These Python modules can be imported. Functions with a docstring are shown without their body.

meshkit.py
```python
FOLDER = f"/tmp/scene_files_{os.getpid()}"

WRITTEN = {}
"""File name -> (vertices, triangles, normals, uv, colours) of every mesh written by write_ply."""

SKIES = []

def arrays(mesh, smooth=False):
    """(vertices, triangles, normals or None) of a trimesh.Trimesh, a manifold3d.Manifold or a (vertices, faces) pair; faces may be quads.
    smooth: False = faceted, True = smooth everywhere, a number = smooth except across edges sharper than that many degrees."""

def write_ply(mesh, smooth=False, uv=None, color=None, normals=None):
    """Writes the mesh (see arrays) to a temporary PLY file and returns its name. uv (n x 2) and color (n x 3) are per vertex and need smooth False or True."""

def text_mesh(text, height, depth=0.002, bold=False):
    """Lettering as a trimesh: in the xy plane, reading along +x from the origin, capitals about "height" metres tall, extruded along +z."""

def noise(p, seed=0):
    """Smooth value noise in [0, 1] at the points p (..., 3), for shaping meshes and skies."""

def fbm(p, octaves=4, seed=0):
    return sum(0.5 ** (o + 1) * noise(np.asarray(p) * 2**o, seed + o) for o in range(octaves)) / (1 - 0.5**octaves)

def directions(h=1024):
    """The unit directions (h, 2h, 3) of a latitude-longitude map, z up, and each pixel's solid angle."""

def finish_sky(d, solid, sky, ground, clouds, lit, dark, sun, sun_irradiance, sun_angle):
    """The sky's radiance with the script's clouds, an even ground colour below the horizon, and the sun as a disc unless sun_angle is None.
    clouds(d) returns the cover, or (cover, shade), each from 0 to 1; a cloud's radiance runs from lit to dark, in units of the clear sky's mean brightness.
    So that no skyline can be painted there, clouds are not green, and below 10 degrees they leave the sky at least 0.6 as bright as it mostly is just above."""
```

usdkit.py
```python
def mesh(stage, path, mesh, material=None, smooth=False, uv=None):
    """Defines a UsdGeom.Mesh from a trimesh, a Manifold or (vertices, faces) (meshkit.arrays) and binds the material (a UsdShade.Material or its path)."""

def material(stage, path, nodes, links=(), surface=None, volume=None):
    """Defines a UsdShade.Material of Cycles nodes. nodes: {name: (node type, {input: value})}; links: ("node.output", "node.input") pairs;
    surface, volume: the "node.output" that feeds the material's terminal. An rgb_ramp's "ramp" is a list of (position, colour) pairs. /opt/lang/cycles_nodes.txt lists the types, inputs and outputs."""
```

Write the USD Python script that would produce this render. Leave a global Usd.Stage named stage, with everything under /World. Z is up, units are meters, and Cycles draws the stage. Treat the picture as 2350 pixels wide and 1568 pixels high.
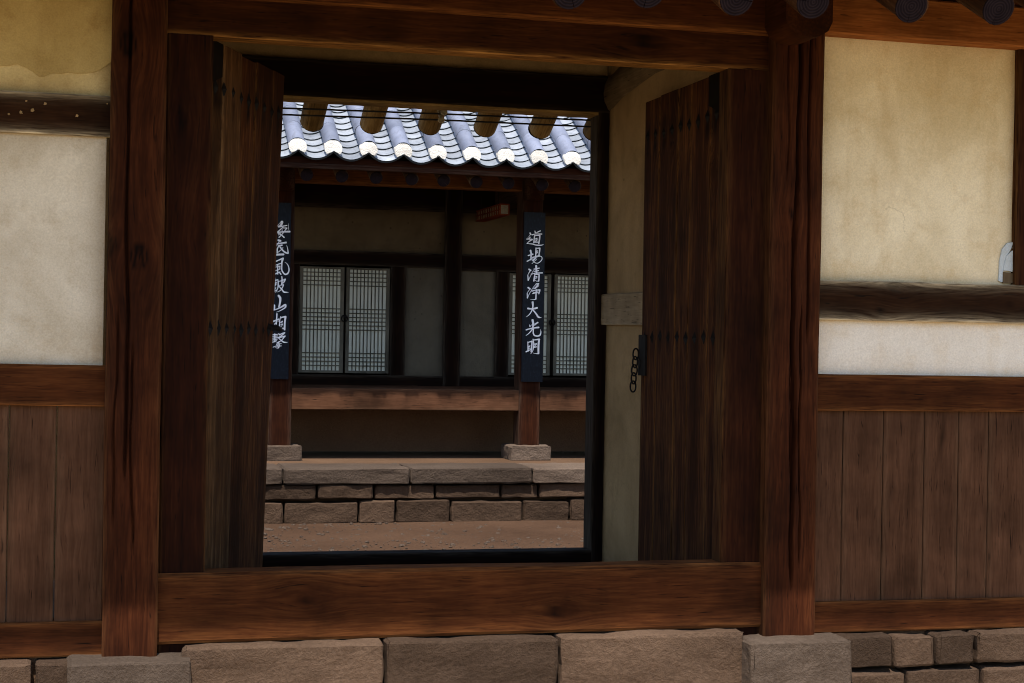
import math, random
import numpy as np, trimesh
from shapely.geometry import Polygon, Point
import meshkit, usdkit
from pxr import Usd, UsdGeom, UsdLux, UsdShade, Sdf, Gf, Vt

R = random.Random(7)
stage = Usd.Stage.CreateInMemory()
UsdGeom.SetStageUpAxis(stage, 'Z')
UsdGeom.SetStageMetersPerUnit(stage, 1.0)
UsdGeom.Xform.Define(stage, '/World')
UsdGeom.Scope.Define(stage, '/World/Looks')

# ------------------------------------------------------------------ camera, sky, sun, exposure
EYE = np.array([0.0, -6.9, 1.6])
FOC, YAW, ROLL = 3800.0, math.radians(14.8), math.radians(1.0)      # focal length for a picture 2350 wide
fw = np.array([math.sin(YAW), math.cos(YAW), 0.0])
rt = np.array([math.cos(YAW), -math.sin(YAW), 0.0])
up = np.array([0.0, 0.0, 1.0])
r2 = rt * math.cos(ROLL) + up * math.sin(ROLL)
u2 = up * math.cos(ROLL) - rt * math.sin(ROLL)
cam = UsdGeom.Camera.Define(stage, '/World/camera')
m = Gf.Matrix4d(*r2, 0, *u2, 0, *(-fw), 0, *EYE, 1)
cam.AddTransformOp().Set(m)
cam.CreateHorizontalApertureAttr(36.0)
cam.CreateVerticalApertureAttr(36.0 * 683 / 1024)
cam.CreateFocalLengthAttr(36.0 * FOC / 2350)
cam.CreateClippingRangeAttr(Gf.Vec2f(0.1, 2000))
cam.CreateExposureAttr(1.22)

SUN_EL, SUN_AZ = math.radians(66), math.radians(18)                 # azimuth: to the left of straight behind the camera
sd = np.array([-math.sin(SUN_AZ) * math.cos(SUN_EL), -math.cos(SUN_AZ) * math.cos(SUN_EL), math.sin(SUN_EL)])
SKY_STRENGTH, SUN_INTENSITY = 0.12, 0.88
usdkit.material(stage, '/World/Looks/sky_look', {
    's': ('sky_texture', {'sky_type': 'single_scattering', 'sun_disc': False, 'sun_elevation': SUN_EL, 'sun_rotation': math.atan2(sd[0], sd[1])}),
    'b': ('background_shader', {'strength': SKY_STRENGTH})}, [('s.color', 'b.color')], surface='b.background')
dome = UsdLux.DomeLight.Define(stage, '/World/sky')
UsdShade.MaterialBindingAPI.Apply(dome.GetPrim()).Bind(UsdShade.Material.Get(stage, '/World/Looks/sky_look'))
dome.GetPrim().SetCustomDataByKey('kind', 'structure')
sun = UsdLux.DistantLight.Define(stage, '/World/sun')
sun.CreateIntensityAttr(SUN_INTENSITY); sun.CreateAngleAttr(0.53); sun.CreateNormalizeAttr(True)
sun.CreateColorAttr(Gf.Vec3f(1.0, 0.95, 0.87))
z = sd; x = np.cross([0, 0, 1.0], z); x /= np.linalg.norm(x); y = np.cross(z, x)
sun.AddTransformOp().Set(Gf.Matrix4d(*x, 0, *y, 0, *z, 0, 0, 0, 30, 1))

# ------------------------------------------------------------------ helpers
def at(px, py, Y):
    """The point of the plane y = Y that stands at (px, py) of the photograph, 2350 wide."""
    d = fw * FOC + r2 * (px - 1175) + u2 * (784 - py)
    return EYE + d * ((Y - EYE[1]) / d[1])

NAMES = {}
def numbered(parent, name):
    k = NAMES.get((parent, name), 0); NAMES[(parent, name)] = k + 1
    return f'{parent}/{name}' + (f'_{k:03d}' if k else '')

class Node:
    def __init__(s, path, loc): s.path, s.loc = path, np.asarray(loc, float)

def tag(path, label=None, cat=None, group=None, kind=None):
    p = stage.GetPrimAtPath(path.path if isinstance(path, Node) else path)
    for k, v in (('label', label), ('category', cat), ('group', group), ('kind', kind)):
        if v: p.SetCustomDataByKey(k, v)

def thing(name, loc, label=None, cat=None, group=None, kind=None):
    path = numbered('/World', name)
    x = UsdGeom.Xform.Define(stage, path); x.AddTranslateOp().Set(Gf.Vec3d(*map(float, loc)))
    n = Node(path, loc); tag(n, label, cat, group, kind)
    return n

def put(name, mesh, mat, parent=None, smooth=False, pv=None, label=None, kind=None):
    """One Mesh prim; pv: {primvar: function of the final vertices (world) or array}."""
    loc = parent.loc if parent else np.zeros(3)
    path = numbered(parent.path if parent else '/World', name)
    v, f, n = meshkit.arrays(mesh, smooth)
    g = UsdGeom.Mesh.Define(stage, path)
    g.CreatePointsAttr(Vt.Vec3fArray.FromNumpy((v - loc).astype(np.float32)))
    g.CreateFaceVertexCountsAttr(Vt.IntArray.FromNumpy(np.full(len(f), 3, np.int32)))
    g.CreateFaceVertexIndicesAttr(Vt.IntArray.FromNumpy(f.astype(np.int32).ravel()))
    g.CreateSubdivisionSchemeAttr('none')
    if n is not None:
        g.CreateNormalsAttr(Vt.Vec3fArray.FromNumpy(n.astype(np.float32))); g.SetNormalsInterpolation('vertex')
    for k, fn in (pv or {}).items():
        a = fn(v) if callable(fn) else fn
        a = np.asarray(a, np.float32)
        api = UsdGeom.PrimvarsAPI(g)
        if a.ndim == 2: api.CreatePrimvar(k, Sdf.ValueTypeNames.Float3Array, 'vertex').Set(Vt.Vec3fArray.FromNumpy(a))
        else: api.CreatePrimvar(k, Sdf.ValueTypeNames.FloatArray, 'vertex').Set(Vt.FloatArray.FromNumpy(a))
    UsdShade.MaterialBindingAPI.Apply(g.GetPrim()).Bind(M[mat])
    node = Node(path, loc); tag(node, label=label, kind=kind)
    return node

# ------------------------------------------------------------------ materials
M = {}
def mat(name, nodes, links, surface='p.BSDF'):
    M[name] = usdkit.material(stage, '/World/Looks/' + name, nodes, links, surface=surface)

def wood(name, dark, mid, light, wear=(0.2, 0.17, 0.13), wearing=1.0, rough=0.8, spec=0.06, bump=0.35, blotch=0.5):
    mat(name, {
        'g': ('attribute', {'attribute': 'grain'}), 'w': ('attribute', {'attribute': 'wear'}), 'k': ('attribute', {'attribute': 'knot'}),
        'n1': ('noise_texture', {'scale': 85, 'detail': 8, 'roughness': 0.68, 'distortion': 0.25}),
        'n2': ('noise_texture', {'scale': 9, 'detail': 3, 'roughness': 0.5}),
        'geo': ('geometry', {}),
        'n3': ('noise_texture', {'scale': 2.6, 'detail': 5, 'roughness': 0.6}),
        'mx': ('mix_float', {'fac': 0.38}),
        'n5': ('noise_texture', {'scale': 130, 'detail': 3, 'roughness': 0.55, 'distortion': 0.3}),
        'ck': ('map_range', {'from_min': 0.3, 'from_max': 0.37, 'to_min': 0.3, 'to_max': 1.0, 'clamp': True}), 'cm': ('mix', {'mix_type': 'multiply', 'fac': 1.0}),
        'r': ('rgb_ramp', {'ramp': [(0.26, dark), (0.5, mid), (0.76, light)]}),
        'r3': ('rgb_ramp', {'ramp': [(0.3, (1 - blotch,) * 3), (0.7, (1 + blotch * 0.6,) * 3)]}),
        'bl': ('mix', {'mix_type': 'multiply', 'fac': 1.0}),
        'kd': ('mix', {'mix_type': 'mix', 'color2': tuple(c * 0.5 for c in dark)}),
        'wn': ('math', {'math_type': 'multiply'}), 'wr': ('map_range', {'from_min': 0.35, 'from_max': 0.62, 'clamp': True}),
        'ws': ('math', {'math_type': 'multiply', 'value2': wearing}),
        'wm': ('mix', {'mix_type': 'mix', 'color2': wear}),
        'b': ('bump', {'strength': bump, 'distance': 0.004}),
        'p': ('principled_bsdf', {'roughness': rough, 'specular_ior_level': spec})},
        [('g.vector', 'n1.vector'), ('g.vector', 'n2.vector'), ('geo.position', 'n3.vector'), ('n1.fac', 'mx.a'), ('n2.fac', 'mx.b'),
         ('mx.result', 'r.fac'), ('n3.fac', 'r3.fac'), ('g.vector', 'n5.vector'), ('n5.fac', 'ck.value'), ('r.color', 'cm.color1'), ('ck.result', 'cm.color2'), ('cm.color', 'bl.color1'), ('r3.color', 'bl.color2'),
         ('k.fac', 'kd.fac'), ('bl.color', 'kd.color1'),
         ('n1.fac', 'wr.value'), ('wr.result', 'wn.value1'), ('w.fac', 'wn.value2'), ('wn.value', 'ws.value1'), ('ws.value', 'wm.fac'), ('kd.color', 'wm.color1'),
         ('wm.color', 'p.base_color'), ('n1.fac', 'b.height'), ('b.normal', 'p.normal')])

wood('wood_post', (0.006156, 0.001573, 0.0005643), (0.03283, 0.008303, 0.002633), (0.08721, 0.02535, 0.008151), wear=(0.108, 0.0506, 0.0198), wearing=0.5)
wood('wood_jamb', (0.0054, 0.001288, 0.000462), (0.0162, 0.003864, 0.001254), (0.03888, 0.01196, 0.00396), wear=(0.108, 0.0506, 0.0165), wearing=0.7)
wood('wood_lintel', (0.008554, 0.002267, 0.0006389), (0.02851, 0.007934, 0.002149), (0.06653, 0.02105, 0.005808), wear=(0.2376, 0.1104, 0.0297), wearing=0.8)
wood('wood_beam', (0.01285, 0.003519, 0.00101), (0.0459, 0.01251, 0.003478), (0.101, 0.03284, 0.008976), wear=(0.216, 0.0828, 0.0231), wearing=0.75)
wood('wood_orange', (0.0648, 0.01748, 0.00396), (0.162, 0.0506, 0.01188), (0.3024, 0.1104, 0.0297), wear=(0.324, 0.1288, 0.0429), wearing=0.75)
wood('wood_rail', (0.00972, 0.00322, 0.001188), (0.02268, 0.00828, 0.00297), (0.0594, 0.02484, 0.00924), wear=(0.46, 0.365, 0.235), wearing=1.0, bump=0.6)
wood('wood_door', (0.00864, 0.002576, 0.000792), (0.03456, 0.01058, 0.003168), (0.162, 0.0644, 0.0198), wear=(0.1404, 0.069, 0.02508), wearing=0.8, bump=0.5)
wood('wood_door_worn', (0.014, 0.005, 0.0018), (0.055, 0.024, 0.0088), (0.19, 0.098, 0.04), wear=(0.2, 0.115, 0.055), wearing=0.8, bump=0.5)
wood('wood_pale', (0.08, 0.05, 0.025), (0.13, 0.088, 0.05), (0.2, 0.15, 0.09), wearing=0.0, bump=0.6)
wood('wood_tie', (0.15, 0.1, 0.055), (0.23, 0.165, 0.1), (0.32, 0.245, 0.16), wearing=0.0, bump=0.7)
wood('wood_hall_beam', (0.03, 0.0095, 0.0026), (0.075, 0.026, 0.0068), (0.15, 0.06, 0.019), wear=(0.24, 0.11, 0.04), wearing=0.7)
wood('wood_hall_rafter', (0.03, 0.016, 0.008), (0.08, 0.045, 0.023), (0.17, 0.11, 0.065), wearing=0.0)
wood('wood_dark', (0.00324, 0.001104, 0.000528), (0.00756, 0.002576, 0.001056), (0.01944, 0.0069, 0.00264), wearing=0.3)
wood('wood_rafter', (0.055, 0.03, 0.01), (0.27, 0.17, 0.066), (0.55, 0.4, 0.2), wearing=0.0, bump=0.8)  # far paler than the front rafters: courtyard bounce light put into the colour
wood('wood_front_rafter', (0.01296, 0.0046, 0.001452), (0.03456, 0.01288, 0.00429), (0.0864, 0.0368, 0.01254), wearing=0.0, bump=0.6)
wood('wood_board', (0.032, 0.0138, 0.0066), (0.07, 0.0305, 0.0155), (0.115, 0.054, 0.029), wear=(0.13, 0.08, 0.045), wearing=0.5)
wood('wood_board_old', (0.0378, 0.01012, 0.003168), (0.08424, 0.02576, 0.00858), (0.135, 0.046, 0.01584), wear=(0.1728, 0.0828, 0.033), wearing=0.5)
wood('wood_hall', (0.00864, 0.0023, 0.000792), (0.02376, 0.00644, 0.00231), (0.054, 0.01656, 0.00594), wearing=0.2)
wood('wood_red', (0.07, 0.012, 0.004), (0.12, 0.022, 0.007), (0.17, 0.036, 0.011), wearing=0.0)
wood('wood_lattice', (0.07, 0.066, 0.05), (0.1, 0.094, 0.073), (0.14, 0.13, 0.1), wearing=0.0, bump=0.1)
wood('wood_frame_paper', (0.08, 0.072, 0.054), (0.115, 0.104, 0.08), (0.15, 0.136, 0.108), wearing=0.0, bump=0.1)

def plaster(name, c0, c1, stain, soil, mscale=1.6, edge=0.7, bump=0.5):
    mat(name, {
        'geo': ('geometry', {}), 'e': ('attribute', {'attribute': 'wear'}),
        'n1': ('noise_texture', {'scale': mscale, 'detail': 6, 'roughness': 0.62, 'distortion': 0.6}),
        'n2': ('noise_texture', {'scale': 7, 'detail': 7, 'roughness': 0.7}),
        'mp': ('mapping', {'scale': (9, 9, 1.6)}), 'n3': ('noise_texture', {'scale': 1.0, 'detail': 4, 'roughness': 0.6}),
        'n4': ('noise_texture', {'scale': 130, 'detail': 4, 'roughness': 0.7}),
        'v': ('voronoi_texture', {'scale': 11, 'randomness': 1.0}),
        'r1': ('rgb_ramp', {'ramp': [(0.3, c0), (0.62, c1)]}),
        'r2': ('map_range', {'from_min': 0.52, 'from_max': 0.78, 'to_max': 0.75, 'clamp': True}),
        'm2': ('mix', {'color2': stain}),
        'r3': ('map_range', {'from_min': 0.54, 'from_max': 0.74, 'to_max': 0.24, 'clamp': True}),
        'm3': ('mix', {'color2': soil}),
        'em': ('math', {'math_type': 'multiply'}), 'es': ('math', {'math_type': 'multiply', 'value2': 1.6 * edge, 'use_clamp': True}),
        'm4': ('mix', {'color2': soil}),
        'vd': ('map_range', {'from_min': 0.05, 'from_max': 0.11, 'to_min': 0.7, 'to_max': 0.0, 'clamp': True}),
        'vs': ('math', {'math_type': 'multiply'}), 'vt': ('map_range', {'from_min': 0.62, 'from_max': 0.66, 'clamp': True}),
        'm5': ('mix', {'color2': tuple(c * 0.35 for c in soil)}),
        'g': ('rgb_ramp', {'ramp': [(0.3, (0.86,) * 3), (0.7, (1.1,) * 3)]}), 'm6': ('mix', {'mix_type': 'multiply', 'fac': 1.0}),
        'dn': ('noise_texture', {'scale': 3.5, 'detail': 5, 'roughness': 0.6}), 'ds': ('vector_math', {'math_type': 'multiply_add', 'vector2': (0.5, 0.5, 0.5)}),
        'cv': ('voronoi_texture', {'feature': 'distance_to_edge', 'scale': 1.3}), 'cr': ('map_range', {'from_min': 0.0, 'from_max': 0.006, 'to_min': 1.0, 'to_max': 0.0, 'clamp': True}),
        'ckm': ('map_range', {'from_min': 0.55, 'from_max': 0.66, 'to_max': 0.35, 'clamp': True}), 'cs': ('math', {'math_type': 'multiply'}), 'm7': ('mix', {'color2': tuple(c * 0.4 for c in soil)}),
        'ad': ('math', {'math_type': 'add'}),
        'b': ('bump', {'strength': bump, 'distance': 0.004}),
        'p': ('principled_bsdf', {'roughness': 0.9, 'specular_ior_level': 0.12})},
        [('geo.position', 'n1.vector'), ('geo.position', 'n2.vector'), ('geo.position', 'mp.vector'), ('mp.vector', 'n3.vector'), ('geo.position', 'n4.vector'), ('geo.position', 'v.vector'),
         ('n1.fac', 'r1.fac'), ('n2.fac', 'r2.value'), ('r2.result', 'm2.fac'), ('r1.color', 'm2.color1'),
         ('n3.fac', 'r3.value'), ('r3.result', 'm3.fac'), ('m2.color', 'm3.color1'),
         ('e.fac', 'em.value1'), ('n2.fac', 'em.value2'), ('em.value', 'es.value1'), ('es.value', 'm4.fac'), ('m3.color', 'm4.color1'),
         ('v.distance', 'vd.value'), ('v.color', 'vt.value'), ('vd.result', 'vs.value1'), ('vt.result', 'vs.value2'), ('vs.value', 'm5.fac'), ('m4.color', 'm5.color1'),
         ('n4.fac', 'g.fac'), ('m5.color', 'm6.color1'), ('g.color', 'm6.color2'),
         ('n4.fac', 'ad.value1'), ('n2.fac', 'ad.value2'), ('ad.value', 'b.height'), ('geo.position', 'dn.vector'), ('dn.color', 'ds.vector1'), ('geo.position', 'ds.vector3'), ('ds.vector', 'cv.vector'), ('cv.distance', 'cr.value'), ('n1.fac', 'ckm.value'), ('cr.result', 'cs.value1'), ('ckm.result', 'cs.value2'), ('cs.value', 'm7.fac'), ('m6.color', 'm7.color1'), ('m7.color', 'p.base_color'), ('b.normal', 'p.normal')])

plaster('plaster_ochre', (0.42, 0.31, 0.135), (0.6, 0.47, 0.235), (0.3, 0.18, 0.06), (0.2, 0.12, 0.045))
plaster('plaster_smoked', (0.31, 0.215, 0.078), (0.44, 0.325, 0.135), (0.25, 0.15, 0.05), (0.2, 0.12, 0.04), edge=0)
plaster('plaster_beige', (0.43, 0.36, 0.26), (0.64, 0.57, 0.46), (0.42, 0.33, 0.22), (0.34, 0.25, 0.15))
plaster('plaster_cream', (0.55, 0.44, 0.265), (0.77, 0.665, 0.475), (0.55, 0.4, 0.21), (0.42, 0.28, 0.12))
plaster('plaster_white', (0.66, 0.59, 0.5), (0.76, 0.7, 0.62), (0.62, 0.51, 0.37), (0.56, 0.42, 0.26))
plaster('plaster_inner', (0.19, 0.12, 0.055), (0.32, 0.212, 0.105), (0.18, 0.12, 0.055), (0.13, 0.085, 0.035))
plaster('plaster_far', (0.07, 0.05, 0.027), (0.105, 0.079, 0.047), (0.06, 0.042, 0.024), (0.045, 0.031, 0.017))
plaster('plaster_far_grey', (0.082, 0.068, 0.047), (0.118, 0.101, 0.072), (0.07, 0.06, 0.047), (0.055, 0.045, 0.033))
plaster('plaster_undercoat', (0.42, 0.46, 0.48), (0.5, 0.54, 0.56), (0.4, 0.42, 0.42), (0.36, 0.35, 0.32), edge=0)

def earth(name, c0, c1, scale=6, bump=0.6, vary=(0.62, 1.35)):
    mat(name, {
        'geo': ('geometry', {}), 'n1': ('noise_texture', {'scale': scale * 0.15, 'detail': 6, 'roughness': 0.6}),
        'n2': ('noise_texture', {'scale': scale * 6, 'detail': 6, 'roughness': 0.75}),
        'mx': ('mix_float', {'fac': 0.5}), 'o': ('object_info', {}), 'tv': ('map_range', {'to_min': vary[0], 'to_max': vary[1]}), 'tm': ('mix', {'mix_type': 'multiply', 'fac': 1.0}),
        'r': ('rgb_ramp', {'ramp': [(0.34, c0), (0.66, c1)]}),
        'b': ('bump', {'strength': bump, 'distance': 0.02}),
        'p': ('principled_bsdf', {'roughness': 0.95, 'specular_ior_level': 0.1})},
        [('geo.position', 'n1.vector'), ('geo.position', 'n2.vector'), ('n1.fac', 'mx.a'), ('n2.fac', 'mx.b'), ('mx.result', 'r.fac'),
         ('o.random', 'tv.value'), ('r.color', 'tm.color1'), ('tv.result', 'tm.color2'), ('tm.color', 'p.base_color'), ('n2.fac', 'b.height'), ('b.normal', 'p.normal')])
earth('yard_earth', (0.25, 0.178, 0.09), (0.36, 0.265, 0.145))
earth('court_earth', (0.055, 0.028, 0.015), (0.12, 0.066, 0.038), bump=1.0)
earth('clay_mortar', (0.06, 0.033, 0.018), (0.11, 0.064, 0.038), scale=10)
earth('stone_brown', (0.04, 0.024, 0.015), (0.1, 0.062, 0.04), scale=9, bump=0.9)
earth('stone_grey', (0.05, 0.034, 0.024), (0.12, 0.086, 0.064), scale=9, bump=0.9)
earth('lime_plug', (0.55, 0.5, 0.42), (0.9, 0.86, 0.78), scale=16, bump=0.8, vary=(0.88, 1.03))

def clay(name, a, b):
  mat(name, {
    'geo': ('geometry', {}), 'rim': ('attribute', {'attribute': 'wear'}), 'o': ('object_info', {}),
    'n1': ('noise_texture', {'scale': 5, 'detail': 5, 'roughness': 0.6}), 'n2': ('noise_texture', {'scale': 90, 'detail': 4, 'roughness': 0.7}),
    'r': ('rgb_ramp', {'ramp': [(0.3, a), (0.7, b)]}),
    'sp': ('map_range', {'from_min': 0.68, 'from_max': 0.74, 'to_max': 0.5, 'clamp': True}), 'ms': ('mix', {'color2': (0.5, 0.5, 0.5)}),
    'n3': ('noise_texture', {'scale': 16, 'detail': 6, 'roughness': 0.7, 'distortion': 0.8}), 'dr': ('map_range', {'from_min': 0.5, 'from_max': 0.72, 'to_max': 0.55, 'clamp': True}), 'dm': ('mix', {'color2': (0.07, 0.07, 0.075)}),
    'tv': ('map_range', {'from_min': 0, 'from_max': 1, 'to_min': 0.75, 'to_max': 1.15}), 'tm': ('mix', {'mix_type': 'multiply', 'fac': 1.0}),
    'm': ('mix', {'color2': (0.012, 0.018, 0.019)}), 'b': ('bump', {'strength': 0.15, 'distance': 0.002}),
    'p': ('principled_bsdf', {'roughness': 0.42, 'specular_ior_level': 0.5})},
    [('geo.position', 'n1.vector'), ('geo.position', 'n2.vector'), ('n1.fac', 'r.fac'), ('n2.fac', 'sp.value'), ('sp.result', 'ms.fac'), ('r.color', 'ms.color1'),
     ('o.random', 'tv.value'), ('geo.position', 'n3.vector'), ('n3.fac', 'dr.value'), ('dr.result', 'dm.fac'), ('ms.color', 'dm.color1'), ('dm.color', 'tm.color1'), ('tv.result', 'tm.color2'),
     ('rim.fac', 'm.fac'), ('tm.color', 'm.color1'), ('m.color', 'p.base_color'), ('n2.fac', 'b.height'), ('b.normal', 'p.normal')])
clay('roof_clay', (0.19, 0.21, 0.24), (0.28, 0.3, 0.335))
clay('roof_clay_cover', (0.125, 0.136, 0.18), (0.18, 0.193, 0.248))
mat('end_grain', {
    'g': ('attribute', {'attribute': 'grain'}), 'w': ('wave_texture', {'wave_type': 'rings', 'rings_direction': 'z', 'scale': 28, 'distortion': 1.5, 'detail': 3, 'detail_scale': 2}),
    'n': ('noise_texture', {'scale': 30, 'detail': 5}), 'mx': ('mix_float', {'fac': 0.6}),
    'r': ('rgb_ramp', {'ramp': [(0.2, (0.005, 0.003, 0.0032)), (0.5, (0.009, 0.0055, 0.006)), (0.85, (0.016, 0.0095, 0.009))]}),
    'b': ('bump', {'strength': 0.5, 'distance': 0.003}), 'p': ('principled_bsdf', {'roughness': 0.9, 'specular_ior_level': 0.02})},
    [('g.vector', 'w.vector'), ('g.vector', 'n.vector'), ('w.fac', 'mx.a'), ('n.fac', 'mx.b'), ('mx.result', 'r.fac'), ('r.color', 'p.base_color'), ('w.fac', 'b.height'), ('b.normal', 'p.normal')])
def plain(name, c, rough=0.6, metallic=0.0, spec=0.4, vary=0.25, scale=40):
    mat(name, {'geo': ('geometry', {}), 'n': ('noise_texture', {'scale': scale, 'detail': 4, 'roughness': 0.65}),
               'r': ('rgb_ramp', {'ramp': [(0.3, tuple(x * (1 - vary) for x in c)), (0.7, tuple(x * (1 + vary) for x in c))]}),
               'b': ('bump', {'strength': 0.25, 'distance': 0.002}),
               'p': ('principled_bsdf', {'roughness': rough, 'metallic': metallic, 'specular_ior_level': spec})},
        [('geo.position', 'n.vector'), ('n.fac', 'r.fac'), ('r.color', 'p.base_color'), ('n.fac', 'b.height'), ('b.normal', 'p.normal')])
plain('iron', (0.008, 0.0065, 0.006), 0.7, 0.0, 0.08, 0.5)
plain('cable_black', (0.012, 0.012, 0.013), 0.6)
plain('porcelain', (0.4, 0.35, 0.26), 0.4)
plain('white_paint', (0.8, 0.81, 0.83), 0.55, vary=0.06)
plain('door_paper', (0.66, 0.67, 0.56), 0.9, spec=0.1, vary=0.07, scale=120)
plain('lamp_paper', (0.2, 0.175, 0.12), 0.8, spec=0.2, vary=0.25, scale=90)
plain('dark_gap', (0.006, 0.004, 0.003), 0.9, spec=0.05)
mat('board_paint', {
    'geo': ('geometry', {}), 'mp': ('mapping', {'scale': (60, 60, 25)}), 'n': ('noise_texture', {'scale': 1.0, 'detail': 5, 'roughness': 0.7}),
    'v': ('voronoi_texture', {'scale': 70}), 'mx': ('mix_float', {'fac': 0.12}),
    'r': ('rgb_ramp', {'ramp': [(0.3, (0.003, 0.0042, 0.007)), (0.55, (0.006, 0.009, 0.0145)), (0.8, (0.02, 0.029, 0.042))]}),
    'b': ('bump', {'strength': 0.25, 'distance': 0.003}), 'p': ('principled_bsdf', {'roughness': 0.5, 'specular_ior_level': 0.14})},
    [('geo.position', 'mp.vector'), ('mp.vector', 'n.vector'), ('geo.position', 'v.vector'), ('n.fac', 'mx.a'), ('v.distance', 'mx.b'), ('mx.result', 'r.fac'), ('r.color', 'p.base_color'), ('n.fac', 'b.height'), ('b.normal', 'p.normal')])

# ------------------------------------------------------------------ shape builders
AX = {'x': np.array([1.0, 0, 0]), 'y': np.array([0, 1.0, 0]), 'z': np.array([0, 0, 1.0])}
def grain_of(axis, off=None):
    a = AX[axis] if isinstance(axis, str) else np.asarray(axis, float) / np.linalg.norm(axis)
    b = np.cross(a, [0, 0, 1.0] if abs(a[2]) < 0.9 else [1.0, 0, 0]); b /= np.linalg.norm(b)
    c = np.cross(a, b)
    o = np.array([R.uniform(0, 50) for _ in range(3)])
    return lambda v: np.stack([v @ b, v @ c, v @ a * 0.06], 1) + o
zero = lambda v: np.zeros(len(v))

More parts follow.
